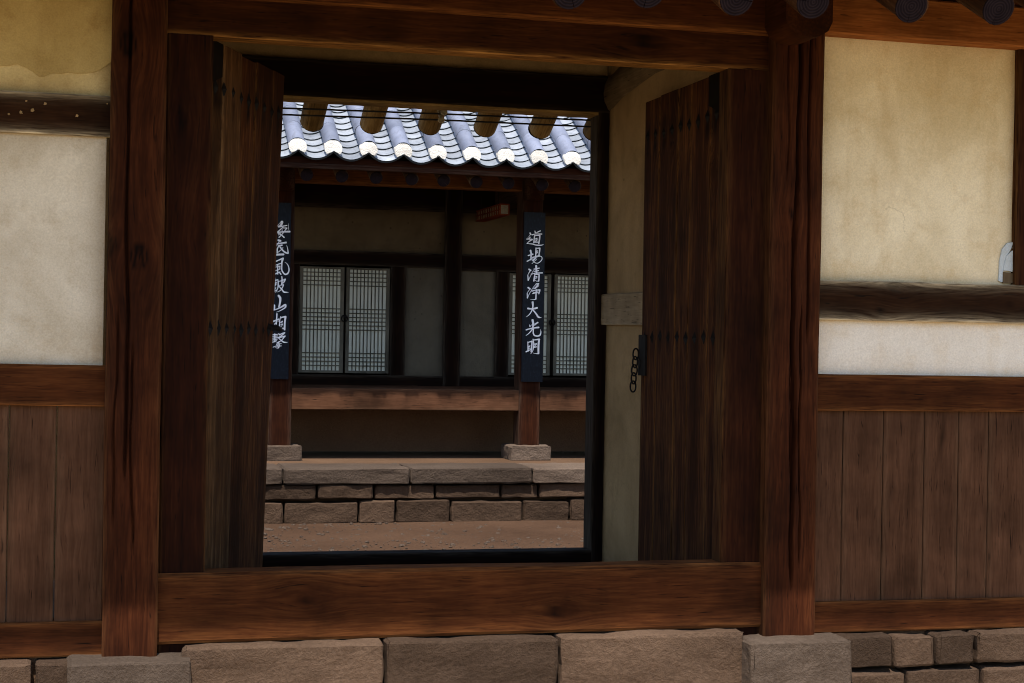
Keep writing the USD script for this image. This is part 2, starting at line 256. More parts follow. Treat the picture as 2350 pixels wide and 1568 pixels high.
def timber(name, mt, parent, p0, p1, w, h, wdir, wob=0.003, ch=0.006, step=0.12, nu=6, nv=3, knots=(), cracks=(), label=None, wearw=0.014, bow=0.0, wearg=1.0):
    """A sawn timber from p0 to p1 (centres of its ends): w across along wdir, h along the other direction (front is -h side away from cross(a, wdir))."""
    p0, p1 = np.asarray(p0, float), np.asarray(p1, float)
    a = p1 - p0; L = np.linalg.norm(a); a /= L
    wd = np.asarray(wdir, float); wd = wd - a * (wd @ a); wd /= np.linalg.norm(wd)
    hd = np.cross(a, wd)
    us = np.concatenate([[-w / 2, -w / 2 + ch], np.linspace(-w / 2 + ch, w / 2 - ch, nu + 1)[1:]])
    side_u = np.linspace(-w / 2 + ch, w / 2 - ch, nu + 1); side_v = np.linspace(-h / 2 + ch, h / 2 - ch, nv + 1)
    ring = [(u, -h / 2) for u in side_u] + [(w / 2, v) for v in side_v] + [(u, h / 2) for u in side_u[::-1]] + [(-w / 2, v) for v in side_v[::-1]]
    ring = np.array(ring); K = len(ring)
    nt = max(2, int(L / step) + 1); ts = np.linspace(0, L, nt)
    seed = R.randint(0, 9999)
    U = np.repeat(ring[None, :, 0], nt, 0); V = np.repeat(ring[None, :, 1], nt, 0); T = np.repeat(ts[:, None], K, 1)
    if wob:
        q = np.stack([U * 3 + seed, V * 3, T * 1.1], -1)
        U = U + (meshkit.fbm(q, 3, seed) - 0.5) * 2 * wob * (np.abs(ring[None, :, 0]) > w / 2 - ch * 1.01)
        V = V + (meshkit.fbm(q + 31.7, 3, seed) - 0.5) * 2 * wob
    if bow: V = V + 0; U = U + bow * np.sin(np.pi * T / L)
    for (uc, t0, t1, cw, cd) in cracks:
        tt = np.stack([T * 2.2 + seed, T * 0, T * 0 + uc * 50], -1)
        path = uc + (meshkit.fbm(tt, 3, seed) - 0.5) * 0.03
        env = np.clip(np.minimum(T - t0, t1 - T) / 0.12, 0, 1)
        for s in (-1, 1):
            face = np.isclose(np.repeat(ring[None, :, 1], nt, 0), s * h / 2)
            prof = np.clip(1.3 - np.abs(U - path) / (cw * (0.4 + 0.6 * env) + 1e-6), 0, 1)
            V = np.where(face, V - s * cd * prof * env, V)
    P = p0 + U[..., None] * wd + V[..., None] * hd + T[..., None] * a
    v = P.reshape(-1, 3)
    i, j = np.meshgrid(np.arange(nt - 1), np.arange(K), indexing='ij'); jn = (j + 1) % K
    q = np.stack([i * K + j, i * K + jn, (i + 1) * K + jn, (i + 1) * K + j], -1).reshape(-1, 4)
    f = np.vstack([q[:, [0, 1, 2]], q[:, [0, 2, 3]]])
    v = np.vstack([v, P[0].mean(0), P[-1].mean(0)]); n0, n1 = nt * K, nt * K + 1
    jj = np.arange(K); kn = (jj + 1) % K
    f = np.vstack([f, np.stack([np.full(K, n0), kn, jj], 1), np.stack([np.full(K, n1), (nt - 1) * K + jj, (nt - 1) * K + kn], 1)])
    off = np.array([R.uniform(0, 50) for _ in range(3)])
    def local(x): d = x - p0; return d @ wd, d @ hd, d @ a
    def grain(x):
        u, vv, t = local(x); g = u.copy()
        for (uk, tk, rk) in knots:
            du, dt = u - uk, (t - tk) * 0.55
            e = np.exp(-(du ** 2 + dt ** 2) / (2.8 * rk) ** 2)
            g = g - du * 0.9 * e + np.sign(du + 1e-9) * 0
        return np.stack([g, vv, t * 0.06], 1) + off
    def knot(x):
        u, vv, t = local(x); k = np.zeros(len(x))
        for (uk, tk, rk) in knots:
            rr = np.sqrt((u - uk) ** 2 + ((t - tk) * 0.75) ** 2) / rk
            k = np.maximum(k, np.clip(2.6 * (1.15 - rr), 0, 1) * (0.62 + 0.38 * np.cos(rr * 16)))
        return k
    def wear(x):
        u, vv, t = local(x)
        d = np.maximum(0, np.minimum(w / 2 - np.abs(u), 10))
        return wearg * np.exp(-d / wearw) * (0.35 + 0.9 * meshkit.fbm(np.stack([t * 5, u * 2, vv * 2], 1) + seed, 3, seed))
    return put(name, (v, f), mt, parent, smooth=35, pv={'grain': grain, 'knot': knot, 'wear': wear}, label=label)

def box(x0, x1, y0, y1, z0, z1):
    b = trimesh.creation.box((x1 - x0, y1 - y0, z1 - z0)); b.apply_translation(((x0 + x1) / 2, (y0 + y1) / 2, (z0 + z1) / 2)); return b
def wbox(name, mt, parent, x0, x1, y0, y1, z0, z1, axis='x', **k):
    """A timber whose front faces -y."""
    ext = {'x': x1 - x0, 'y': y1 - y0, 'z': z1 - z0}; c = np.array([(x0 + x1) / 2, (y0 + y1) / 2, (z0 + z1) / 2])
    a = AX[axis] * ext[axis] / 2
    if axis == 'x': w, h, wd = ext['z'], ext['y'], AX['z']
    elif axis == 'z': w, h, wd = ext['x'], ext['y'], AX['x']
    else: w, h, wd = ext['x'], ext['z'], AX['x']
    return timber(name, mt, parent, c - a, c + a, w, h, wd, **k)

def panel(name, mt, parent, x0, x1, z0, z1, yf, t=0.05, res=0.05, amp=0.004, plane='y', label=None):
    """A plastered panel: its front is a slightly uneven sheet, closed behind. plane 'x': front faces -x at x = yf, x0..x1 runs along y."""
    nx, nz = max(3, int((x1 - x0) / res)), max(3, int((z1 - z0) / res))
    X, Z = np.meshgrid(np.linspace(x0, x1, nx + 1), np.linspace(z0, z1, nz + 1))
    s = R.randint(0, 999)
    d = (meshkit.fbm(np.stack([X * 2.2, Z * 2.2, X * 0 + s], -1), 5, s) - 0.5) * 2 * amp
    edge = np.minimum(np.minimum(X - x0, x1 - X), np.minimum(Z - z0, z1 - Z))
    d = d + 0.006 * np.exp(-edge / 0.02)
    fr = np.stack([X, yf + d, Z], -1).reshape(-1, 3); bk = np.stack([X, np.full_like(X, yf + t), Z], -1).reshape(-1, 3)
    N = len(fr); i, j = np.meshgrid(np.arange(nz), np.arange(nx), indexing='ij'); W = nx + 1
    q = np.stack([i * W + j, i * W + j + 1, (i + 1) * W + j + 1, (i + 1) * W + j], -1).reshape(-1, 4)
    rim = [k for k in range(W)] + [r * W + nx for r in range(1, nz + 1)] + [nz * W + k for k in range(nx - 1, -1, -1)] + [r * W for r in range(nz - 1, 0, -1)]
    rim = np.array(rim); rn = np.roll(rim, -1)
    sq = np.stack([rim, rim + N, rn + N, rn], 1)
    v = np.vstack([fr, bk]); f = np.vstack([q, q[:, ::-1] + N, sq])
    if plane == 'x': v = v[:, [1, 0, 2]]; f = f[:, ::-1]
    ia, ib = (0, 2) if plane == 'y' else (1, 2)
    def wear(x):
        e = np.minimum(np.minimum(x[:, ia] - x0, x1 - x[:, ia]), np.minimum(x[:, ib] - z0, z1 - x[:, ib]))
        return np.exp(-np.maximum(e, 0) / 0.045)
    return put(name, (v, f), mt, parent, smooth=30, pv={'wear': wear}, label=label)

def tube(path, radii, sides=14, rough=0.0, seed=0, caps=True, squash=1.0):
    p = np.asarray(path, float); n = len(p); t = np.gradient(p, axis=0); t /= np.linalg.norm(t, axis=1, keepdims=True)
    ref = np.array([0, 0, 1.0]) if abs(t[0, 2]) < 0.9 else np.array([1.0, 0, 0])
    a = np.cross(t, ref); a /= np.linalg.norm(a, axis=1, keepdims=True); b = np.cross(a, t)
    ang = np.arange(sides) * 2 * np.pi / sides
    r = np.broadcast_to(np.asarray(radii, float), (n,))[:, None] * np.ones(sides)
    if rough:
        q = np.stack([np.cos(ang)[None] * np.ones((n, 1)) * 1.5, np.sin(ang)[None] * np.ones((n, 1)) * 1.5, np.arange(n)[:, None] * 0.35 * np.ones(sides)], -1)
        r = r * (1 + rough * (meshkit.fbm(q + seed, 3, seed) - 0.5) * 2)
    v = p[:, None] + r[..., None] * (np.cos(ang)[None, :, None] * a[:, None] + np.sin(ang)[None, :, None] * b[:, None] * squash)
    v = v.reshape(-1, 3); i, j = np.meshgrid(np.arange(n - 1), np.arange(sides), indexing='ij'); jn = (j + 1) % sides
    q = np.stack([i * sides + j, (i + 1) * sides + j, (i + 1) * sides + jn, i * sides + jn], -1).reshape(-1, 4)
    f = np.vstack([q[:, [0, 1, 2]], q[:, [0, 2, 3]]])
    if caps:
        v = np.vstack([v, p[0], p[-1]]); k = np.arange(sides); kn = (k + 1) % sides
        f = np.vstack([f, np.stack([np.full(sides, n * sides), k, kn], 1), np.stack([np.full(sides, n * sides + 1), (n - 1) * sides + kn, (n - 1) * sides + k], 1)])
    return v, f

def log_rafter(name, mt, parent, end, direction, length, r_end, r_root, sides=20, cut=True, n=10, label=None):
    """A round rafter from its sawn end inwards, its end face a sub-part with rings and a drying crack."""
    end = np.asarray(end, float); d = np.asarray(direction, float); d /= np.linalg.norm(d); s = R.randint(0, 999)
    ks = np.linspace(0, 1, n) ** 1.2
    path = end + d * (ks * length)[:, None] + np.stack([(meshkit.fbm(np.stack([ks * 2, ks * 0, ks * 0 + s], 1), 2, s) - 0.5) * 0.02, 0 * ks, 0 * ks], 1)
    v, f = tube(path, r_end + (r_root - r_end) * ks, sides, 0.05, s)
    nd = put(name, (v, f), mt, parent, smooth=40, pv={'grain': grain_of(d), 'wear': zero, 'knot': zero}, label=label)
    if cut:
        a = np.cross(d, [0, 0, 1.0]); a /= np.linalg.norm(a); b = np.cross(a, d)
        rr = r_end * 0.985; ang = np.linspace(0, 2 * np.pi, sides, endpoint=False)
        pts = [(rr * math.cos(t), rr * math.sin(t)) for t in ang]
        poly = Polygon(pts)
        for _ in range(2):
            t = R.uniform(0, 2 * np.pi); w = R.uniform(0.012, 0.028)
            poly = poly.difference(Polygon([(0.15 * rr * math.cos(t), 0.15 * rr * math.sin(t)), (1.2 * rr * math.cos(t - w), 1.2 * rr * math.sin(t - w)), (1.2 * rr * math.cos(t + w), 1.2 * rr * math.sin(t + w))]))
        poly = max(getattr(poly, 'geoms', [poly]), key=lambda q: q.area)
        ex = trimesh.creation.extrude_polygon(poly, 0.008, engine='earcut')
        vv = ex.vertices; w3 = end - d * 0.002 + vv[:, :1] * a + vv[:, 1:2] * b - d * (vv[:, 2:3] - 0.002)
        o = R.uniform(0, 9)
        ff = ex.faces
        put('cut_end', (w3, ff), 'end_grain', nd, pv={'grain': lambda x: np.stack([(x - end) @ a, (x - end) @ b, 0 * x[:, 0] + o], 1)})
    return nd

def stone(x0, x1, y0, y1, z0, z1, seed):
    g = np.random.default_rng(seed); c = []
    for ix in (0, 1):
        for iy in (0, 1):
            for iz in (0, 1):
                p = np.array([(x0, x1)[ix], (y0, y1)[iy], (z0, z1)[iz]]); s = np.array([1 - 2 * ix, 1 - 2 * iy, 1 - 2 * iz])
                dims = np.array([x1 - x0, y1 - y0, z1 - z0])
                for k in range(3):
                    e = np.full(3, 0.0); e[k] = 1
                    c.append(p + s * (np.minimum(dims * 0.1, 0.016) * (0.3 + g.random(3)) * (1 - e) ))
    h = trimesh.convex.convex_hull(np.array(c)); h = h.subdivide_to_size(max(0.05, (x1 - x0) / 14)) if hasattr(h, 'subdivide_to_size') else h
    v = np.array(h.vertices); h.vertices = v + (meshkit.fbm(v[:, [0, 1, 2]] * 9 + seed % 97, 4, seed % 31)[:, None] - 0.5) * np.array(h.vertex_normals) * 0.028
    return h

# ------------------------------------------------------------------ ground
def sheet(x0, x1, y0, y1, zf, n, amp, seed):
    X, Y = np.meshgrid(np.linspace(x0, x1, n + 1), np.linspace(y0, y1, n + 1))
    Z = zf + amp * (meshkit.fbm(np.stack([X * 0.8, Y * 0.8, X * 0], -1), 4, seed) - 0.5)
    i, j = np.meshgrid(np.arange(n), np.arange(n), indexing='ij'); W = n + 1
    q = np.stack([i * W + j, i * W + j + 1, (i + 1) * W + j + 1, (i + 1) * W + j], -1).reshape(-1, 4)
    return np.stack([X, Y, Z], -1).reshape(-1, 3), q
S = 600.0
tag(put('ground', ([(-S, -S, 0), (S, -S, 0), (S, S, 0), (-S, S, 0)], [[0, 1, 2, 3]]), 'yard_earth'), kind='structure')
tag(put('courtyard_ground', sheet(-4, 10, 2.3, 14, 0.03, 140, 0.035, 3), 'court_earth', smooth=True), kind='structure')

g = np.random.default_rng(5); V, F, o = [], [], 0
b_ = trimesh.creation.icosphere(0)
for _ in range(2600):
    r = 0.006 + 0.022 * g.random() ** 5; p = np.array([g.uniform(0.3, 5.5), g.uniform(3.6, 7.05), 0.034])
    v = b_.vertices * np.array([1, g.uniform(.6, 1), g.uniform(.4, .7)]) * r * (0.8 + 0.4 * g.random((12, 1))); a = g.uniform(0, 6.3)
    v = v @ np.array([[math.cos(a), math.sin(a), 0], [-math.sin(a), math.cos(a), 0], [0, 0, 1]]) + p
    V.append(v); F.append(b_.faces + o); o += 12
peb = put('pebbles', (np.vstack(V), np.vstack(F)), 'stone_grey')
tag(peb, 'small pebbles and grit strewn over the courtyard earth', 'gravel', kind='stuff')

# ------------------------------------------------------------------ the gatehouse
D0 = 6.9
gate = thing('gatehouse', (1.67, 0.0, 0.0), 'old timber gatehouse with cream plastered walls and both door leaves open', 'gatehouse')
GX0, GX1 = -2.6, 6.4                    # how far its walls run
LP0, LP1 = at(251, 400, -0.06)[0], at(379, 400, -0.06)[0]
RP0, RP1 = at(1771, 400, -0.06)[0], at(1889, 400, -0.06)[0]
LJ1 = at(485, 400, 0)[0]; RJ0 = at(1668, 400, 0)[0]
Z = lambda h: 1.6 + h
TOP = 3.46
# posts, with their splits and knots
wbox('post', 'wood_post', gate, LP0, LP1, -0.06, 0.18, 0.3, TOP, 'z', nu=64, step=0.025, wob=0.006, ch=0.01,
     knots=[(-0.045, Z(at(295, 100, -.06)[2] - 1.6) - 0.3, 0.04), (0.012, at(316, 590, -.06)[2] - 0.3, 0.042), (-0.1, at(255, 560, -.06)[2] - 0.3, 0.03)],
     cracks=[(-0.035, 1.75, 3.0, 0.006, 0.03), (-0.03, 0.7, 1.9, 0.007, 0.03), (0.0, 0.4, 1.3, 0.005, 0.02), (-0.07, 0.5, 1.45, 0.004, 0.015), (-0.02, 2.7, 3.2, 0.004, 0.02)])
wbox('post', 'wood_post', gate, RP0, RP1, -0.06, 0.18, 0.3, TOP, 'z', nu=64, step=0.025, wob=0.006, ch=0.01,
     knots=[(-0.02, 1.9, 0.02)],
     cracks=[(0.0, 0.2, 3.1, 0.009, 0.045), (0.055, 1.3, 3.1, 0.006, 0.03), (0.035, 0.3, 1.5, 0.004, 0.02), (-0.05, 2.0, 3.1, 0.004, 0.015), (-0.01, 0.3, 1.9, 0.004, 0.02)])
# jambs
wbox('jamb', 'wood_jamb', gate, LP1 + 0.004, LJ1, 0.0, 0.11, 0.3, Z(1.236), 'z', nu=14, wob=0.004, knots=[(0.07, at(462, 540, 0)[2] - 0.3, 0.03), (-0.03, at(437, 285, 0)[2] - 0.3, 0.022)], wearw=0.006)
wbox('jamb', 'wood_jamb', gate, RJ0, RP0 + 0.012, 0.0, 0.11, 0.3, Z(1.236), 'z', nu=14, wob=0.004, wearw=0.012)
# lintel and the beam in front of and over it
wbox('lintel', 'wood_lintel', gate, LP1 + 0.003, RP0 + 0.012, 0.003, 0.125, Z(1.236), Z(1.43), 'x', nu=16, wob=0.004, knots=[(0.0, 2.05, 0.03), (-0.03, 0.9, 0.014)], wearw=0.008, wearg=1.6)  # edge wear boosted here to paint the bounce light along the bottom edge
wbox('eave_beam', 'wood_beam', gate, LP1 - 0.002, RP0 + 0.004, -0.05, 0.14, Z(1.392), Z(1.6), 'x', nu=10, wob=0.004, ch=0.012, wearw=0.014)
wbox('eave_beam', 'wood_orange', gate, RP1 - 0.002, GX1, -0.05, 0.14, Z(1.413), Z(1.6), 'x', nu=10, wob=0.004, ch=0.008, wearw=0.014)
wbox('eave_beam', 'wood_beam', gate, GX0, LP0 + 0.002, -0.05, 0.14, Z(1.425), Z(1.6), 'x', nu=10, wob=0.004, ch=0.008)
put('purlin', tube([(GX0, 0.05, Z(1.7)), (GX1, 0.05, Z(1.7))], 0.115, 18), 'wood_beam', gate, smooth=40, pv={'grain': grain_of('x'), 'wear': zero, 'knot': zero})
# beam head standing out of the right post under the rafters
def beam_head(xc, w, y0, y1, zb, zt):
    a = [(-w / 2, zt), (-w / 2, zb + 0.07), (-w / 2 + 0.02, zb + 0.03), (-w / 2 + 0.06, zb + 0.006), (0, zb), (w / 2 - 0.06, zb + 0.006), (w / 2 - 0.02, zb + 0.03), (w / 2, zb + 0.07), (w / 2, zt)]
    ex = trimesh.creation.extrude_polygon(Polygon(a), y1 - y0, engine='earcut'); v = ex.vertices
    return np.stack([xc + v[:, 0], y0 + v[:, 2], v[:, 1]], 1), ex.faces[:, ::-1]
bhx = at(1862, 60, -0.3)[0]; bhz = at(1862, 88, -0.3)[2]
put('beam_head', beam_head(bhx, 0.22, -0.28, -0.055, bhz + .01, bhz + 0.34), 'wood_lintel', gate, smooth=50, pv={'grain': grain_of('y'), 'wear': zero, 'knot': zero})
bhl = (LP0 + LP1) / 2
put('beam_head', beam_head(bhl, 0.235, -0.32, -0.055, bhz + 0.05, bhz + 0.34), 'wood_beam', gate, smooth=50, pv={'grain': grain_of('y'), 'wear': zero, 'knot': zero})
# front rafters, each at its place along the eave
ends = [(1308, -19), (1487, -21), (1690, -3), (1865, 4), (2090, 14), (2290, 20)]
ex = [at(a, b, -1.05) for a, b in ends]
sp = (ex[-1][0] - ex[0][0]) / 5
rz = np.mean([e[2] for e in ex])
for k in range(-12, 10):
    e = ex[k] if 0 <= k < 6 else np.array([ex[0][0] + k * sp + R.uniform(-.02, .02), -1.05, rz + R.uniform(-.01, .01)])
    if GX0 < e[0] < GX1:
        log_rafter('rafter', 'wood_front_rafter', gate, e, (0, 1, math.tan(math.radians(29))), 2.45, 0.0665, 0.082)
# rear rafters
rear = [(717, 280), (852, 285), (985, 288), (1112, 293), (1237, 297), (1362, 303)]
rx = [at(a, b, 3.15) for a, b in rear]; sp2 = (rx[-1][0] - rx[0][0]) / 5; rz2 = np.mean([e[2] for e in rx])
for k in range(-9, 10):
    e = rx[k] if 0 <= k < 6 else np.array([rx[0][0] + k * sp2, 3.15, rz2])
    if GX0 < e[0] < GX1:
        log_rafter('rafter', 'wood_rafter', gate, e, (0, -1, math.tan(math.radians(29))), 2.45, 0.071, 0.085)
# roof: boards, earth and tiles as one heavy slab over the rafters, both slopes
tn = math.tan(math.radians(29))
def slab(y_eave, z_eave, y_ridge, z_ridge, t, x0, x1):
    a = [(y_eave, z_eave), (y_ridge, z_ridge), (y_ridge, z_ridge + t), (y_eave, z_eave + t)]
    ex = trimesh.creation.extrude_polygon(Polygon(a), x1 - x0, engine='earcut'); v = ex.vertices
    msh = trimesh.Trimesh(np.stack([x0 + v[:, 2], v[:, 0], v[:, 1]], 1), ex.faces); msh.fix_normals(); return msh
rt_ = 0.0665 / math.cos(math.radians(29))
zs = rz + rt_ + 0.012
for (ye, s, zz) in ((-1.05, 1, rz), (3.15, -1, rz2)):
    z0 = zz + 0.09 + 0.1 * tn
    y0 = ye + s * 0.1
    zr = z0 + abs(1.05 - y0) * tn
    put('roof_boarding', slab(y0, z0, 1.05, zr, 0.04, GX0, GX1), 'wood_rafter', gate, pv={'grain': grain_of('x'), 'wear': zero, 'knot': zero})
    wbox('fascia', 'wood_rafter', gate, GX0, GX1, min(y0, y0 - s * .05) , max(y0, y0 - s * .05), z0 - 0.03, z0 + 0.05, 'x')
    ye2 = ye - s * 0.1
    put('roof', slab(ye2, z0 + 0.052 - 0.05, 1.05, z0 + 0.052 + abs(1.05 - ye2) * tn - 0.05, 0.22, GX0 - 0.3, GX1 + 0.3), 'roof_clay', gate, pv={'wear': zero})
put('ridge', box(GX0 - .3, GX1 + .3, 0.88, 1.22, rz + 2.1 * tn, rz + 2.1 * tn + 0.55), 'roof_clay', gate, pv={'wear': zero})
# walls left of the left post
LR0, LR1 = Z(0.80), Z(0.966)
RAIL0, RAIL1 = 1.31, 1.475              # the low rail under the plaster on both sides
panel('plaster_panel', 'plaster_ochre', gate, GX0, LP0, LR1 - 0.01, Z(1.44), 0.035, label='ochre stained upper plaster panel')
wbox('wall_rail', 'wood_rail', gate, GX0, LP0 + 0.004, 0.005, 0.12, LR0, LR1, 'x', nu=16, step=0.04, wob=0.004, wearw=0.012, wearg=1.3)
panel('plaster_panel', 'plaster_beige', gate, GX0, LP0 - 0.012, RAIL1 - 0.01, LR0 + 0.01, 0.03, label='greyish beige lower plaster panel')
# walls right of the right post
RR0, RR1 = Z(0.124), Z(0.306)
SX = at(2335, 400, 0.0)[0]
panel('plaster_panel', 'plaster_cream', gate, RP1, SX + 0.012, RR1 - 0.01, Z(1.44), 0.035, label='large cream plaster panel')
wbox('wall_stud', 'wood_jamb', gate, SX, SX + 0.13, 0.0, 0.12, RR1, Z(1.42), 'z', nu=8, wearw=0.01)
panel('plaster_panel', 'plaster_cream', gate, SX + 0.12, GX1, RR1 - 0.01, Z(1.44), 0.035)
wbox('wall_rail', 'wood_rail', gate, RP1 - 0.004, GX1, 0.002, 0.12, RR0, RR1, 'x', nu=20, step=0.03, wob=0.005, wearw=0.014, wearg=1.6, knots=[(-0.05, 0.33, 0.02), (0.0, 1.0, 0.018), (0.06, 0.4, 0.03)])
panel('plaster_panel', 'plaster_white', gate, RP1, GX1, RAIL1 - 0.01, RR0 + 0.01, 0.033, label='white plaster panel below the rail')
def skim(name, mt, pts, y, label):
    w = np.array([at(px, py, y) for px, py in pts]); g = Polygon([(p[0], p[2]) for p in w]).buffer(0.02).buffer(-0.02)
    e = np.array(g.exterior.coords); L = np.cumsum(np.r_[0, np.linalg.norm(np.diff(e, axis=0), axis=1)]); tt = np.linspace(0, L[-1], 160, endpoint=False)
    e = np.stack([np.interp(tt, L, e[:, 0]), np.interp(tt, L, e[:, 1])], 1)
    n = meshkit.fbm(np.stack([e[:, 0] * 14, e[:, 1] * 14, e[:, 0] * 0], 1), 4, 8)[:, None] - 0.5
    e[:, 1:] += n * 0.035
    g = Polygon(e).buffer(0); g = max(getattr(g, 'geoms', [g]), key=lambda q: q.area).intersection(Polygon([(w[:, 0].min(), -9), (w[:, 0].max(), -9), (w[:, 0].max(), 9), (w[:, 0].min(), 9)]))
    ex_ = trimesh.creation.extrude_polygon(max(getattr(g, 'geoms', [g]), key=lambda q: q.area), 0.005, engine='earcut'); v = ex_.vertices
    msh = trimesh.Trimesh(np.stack([v[:, 0], y + 0.005 - v[:, 2], v[:, 1]], 1), ex_.faces); msh.fix_normals()
    put(name, msh, mt, gate, label=label, pv={'wear': zero})
skim('plaster_skim', 'plaster_smoked', [(-260, -60), (-260, 120), (-40, 150), (40, 148), (90, 172), (170, 168), (226, 160), (262, 138), (262, -60)], 0.0295, 'darker ochre coat over the upper panel')
# flaked corner of the cream panel by the stud
def patch(name, mt, pts, y, t, label=None):
    w = [at(px, py, y) for px, py in pts]
    ex = trimesh.creation.extrude_polygon(Polygon([(p[0], p[2]) for p in w]).buffer(0), t, engine='earcut'); v = ex.vertices
    msh = trimesh.Trimesh(np.stack([v[:, 0], y + t - v[:, 2], v[:, 1]], 1), ex.faces); msh.fix_normals()
    put(name, msh, mt, gate, label=label, pv={'wear': zero, 'grain': grain_of('z'), 'knot': zero})
patch('undercoat_patch', 'plaster_undercoat', [(2292, 645), (2294, 600), (2300, 572), (2312, 558), (2326, 556), (2320, 572), (2309, 590), (2303, 615), (2301, 648)], 0.029, 0.008, 'pale blue grey undercoat')
patch('undercoat_patch', 'plaster_undercoat', [(2305, 606), (2310, 588), (2322, 576), (2331, 574), (2330, 626), (2316, 622), (2303, 621)], 0.026, 0.01, 'pale blue grey undercoat')
patch('exposed_lath', 'wood_pale', [(2303, 624), (2316, 626), (2328, 629), (2326, 650), (2302, 650)], 0.024, 0.012)
patch('exposed_lath', 'wood_pale', [(2322, 570), (2332, 558), (2331, 572)], 0.024, 0.012)
for (px, py, r) in ((103, 238, 8), (74, 253, 10), (48, 258, 9), (177, 266, 8), (246, 238, 4), (60, 232, 6), (20, 262, 6)):
    a_ = np.linspace(0, 2 * np.pi, 14, endpoint=False); patch('plaster_splash', 'plaster_inner', [(px + .6 * r * R.uniform(.35, 1) * math.cos(t), py + .55 * r * R.uniform(.4, 1) * math.sin(t)) for t in a_], -0.0015, 0.006)
# low rail, boarding and footing on both sides
for (xa, xb) in ((GX0, LP0 + 0.004), (RP1 - 0.004, GX1)):
    wbox('wall_rail', 'wood_beam', gate, xa, xb, -0.004, 0.12, RAIL0, RAIL1, 'x', nu=12, wob=0.004, wearw=0.012)
    wbox('wall_rail', 'wood_beam', gate, xa, xb, -0.004, 0.12, 0.3, 0.44, 'x', nu=12, wob=0.004, wearw=0.012)
    x = xa
    while x < xb - 0.02:
        w = min(R.uniform(0.13, 0.22), xb - x)
        if xb - (x + w) < 0.07: w = xb - x
        wbox('wall_board', 'wood_board', gate, x + 0.002, x + w - 0.002, 0.02 + R.uniform(0, .006), 0.06, 0.435, RAIL0 + 0.004, 'z', nu=6, wob=0.0025, ch=0.004, wearw=0.006,
             knots=[(R.uniform(-w * .3, w * .3), R.uniform(0.1, 0.8), R.uniform(0.01, 0.018))] if R.random() < 0.6 else ())
        x += w
    put('footing', box(xa, xb, 0.03, 0.14, 0.0, 0.31), 'clay_mortar', gate)
    for (z0, z1) in ((0.0, 0.14), (0.15, 0.298)):
        x = xa
        while x < xb - 0.05:
            w = min(R.uniform(0.2, 0.45), xb - x)
            put('footing_stone', stone(x + 0.008, x + w - 0.008, -0.08 - R.uniform(0, .03), 0.1, z0 + R.uniform(0, .008), z1 - R.uniform(0, .012), R.randint(0, 9999)), 'stone_brown', gate, smooth=35)
            x += w
for xc in ((LP0 + LP1) / 2, (RP0 + RP1) / 2):
    put('base_stone', stone(xc - 0.24, xc + 0.24, -0.2, 0.32, 0.0, 0.305, 11), 'stone_grey', gate)
# threshold
wbox('threshold', 'wood_beam', gate, LP1 + 0.002, RP0 + 0.002, -0.02, 0.125, 0.34, 0.63, 'x', nu=16, step=0.06, wob=0.006, ch=0.014, wearw=0.02, knots=[(0.03, 0.6, 0.03), (-0.05, 1.7, 0.025)])
x = LP1 + 0.1; fw_ = (RP0 - LP1 - 0.19) / 2.34
for w in (0.8 * fw_, 0.72 * fw_, 0.82 * fw_):
    put('sill_stone', stone(x, x + w - 0.012, -0.1, 0.2, 0.0, 0.337, int(w * 1000)), 'stone_brown', gate); x += w
# passage: side walls, rear frame, floor
put('passage_floor', box(0.42, 2.92, 0.2, 2.25, 0.0, 0.3), 'clay_mortar', gate)
RW = 2.925
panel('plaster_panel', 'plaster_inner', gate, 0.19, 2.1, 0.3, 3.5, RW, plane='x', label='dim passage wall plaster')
put('passage_wall', box(0.35, 0.42, 0.19, 2.1, 0.3, 3.5), 'plaster_inner', gate, pv={'wear': zero})
timber('tie_rail', 'wood_tie', gate, (RW - 0.005, 0.13, Z(0.18)), (RW - 0.005, 2.1, Z(0.19)), 0.176, 0.04, (0, 0, 1), nu=8, cracks=())
JR0, JR1 = at(1370, 400, 2.1)[0], RW + 0.03
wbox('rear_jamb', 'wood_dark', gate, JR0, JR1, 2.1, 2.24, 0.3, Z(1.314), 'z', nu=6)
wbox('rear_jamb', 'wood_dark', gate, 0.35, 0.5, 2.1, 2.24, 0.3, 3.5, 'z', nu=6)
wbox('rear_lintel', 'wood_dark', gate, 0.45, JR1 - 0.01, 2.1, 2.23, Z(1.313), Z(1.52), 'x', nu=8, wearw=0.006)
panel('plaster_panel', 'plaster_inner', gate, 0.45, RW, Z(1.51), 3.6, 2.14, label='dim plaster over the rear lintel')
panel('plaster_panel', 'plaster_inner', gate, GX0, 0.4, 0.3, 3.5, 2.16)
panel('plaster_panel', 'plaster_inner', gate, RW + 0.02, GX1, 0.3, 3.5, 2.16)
wbox('lintel_board', 'wood_rafter', gate, 0.5, JR0 + 0.002, 2.098, 2.24, Z(1.297), Z(1.314), 'x', ch=0.003)  # added pale strip, its colour stands in for courtyard light on the lintel's underside
wbox('rear_sill', 'wood_dark', gate, 0.45, JR0 + 0.004, 2.1, 2.23, 0.3, 0.42, 'x')
put('purlin', tube([(GX0, 2.12, Z(1.78)), (GX1, 2.12, Z(1.78))], 0.11, 18), 'wood_dark', gate, smooth=40, pv={'grain': grain_of('x'), 'wear': zero, 'knot': zero})
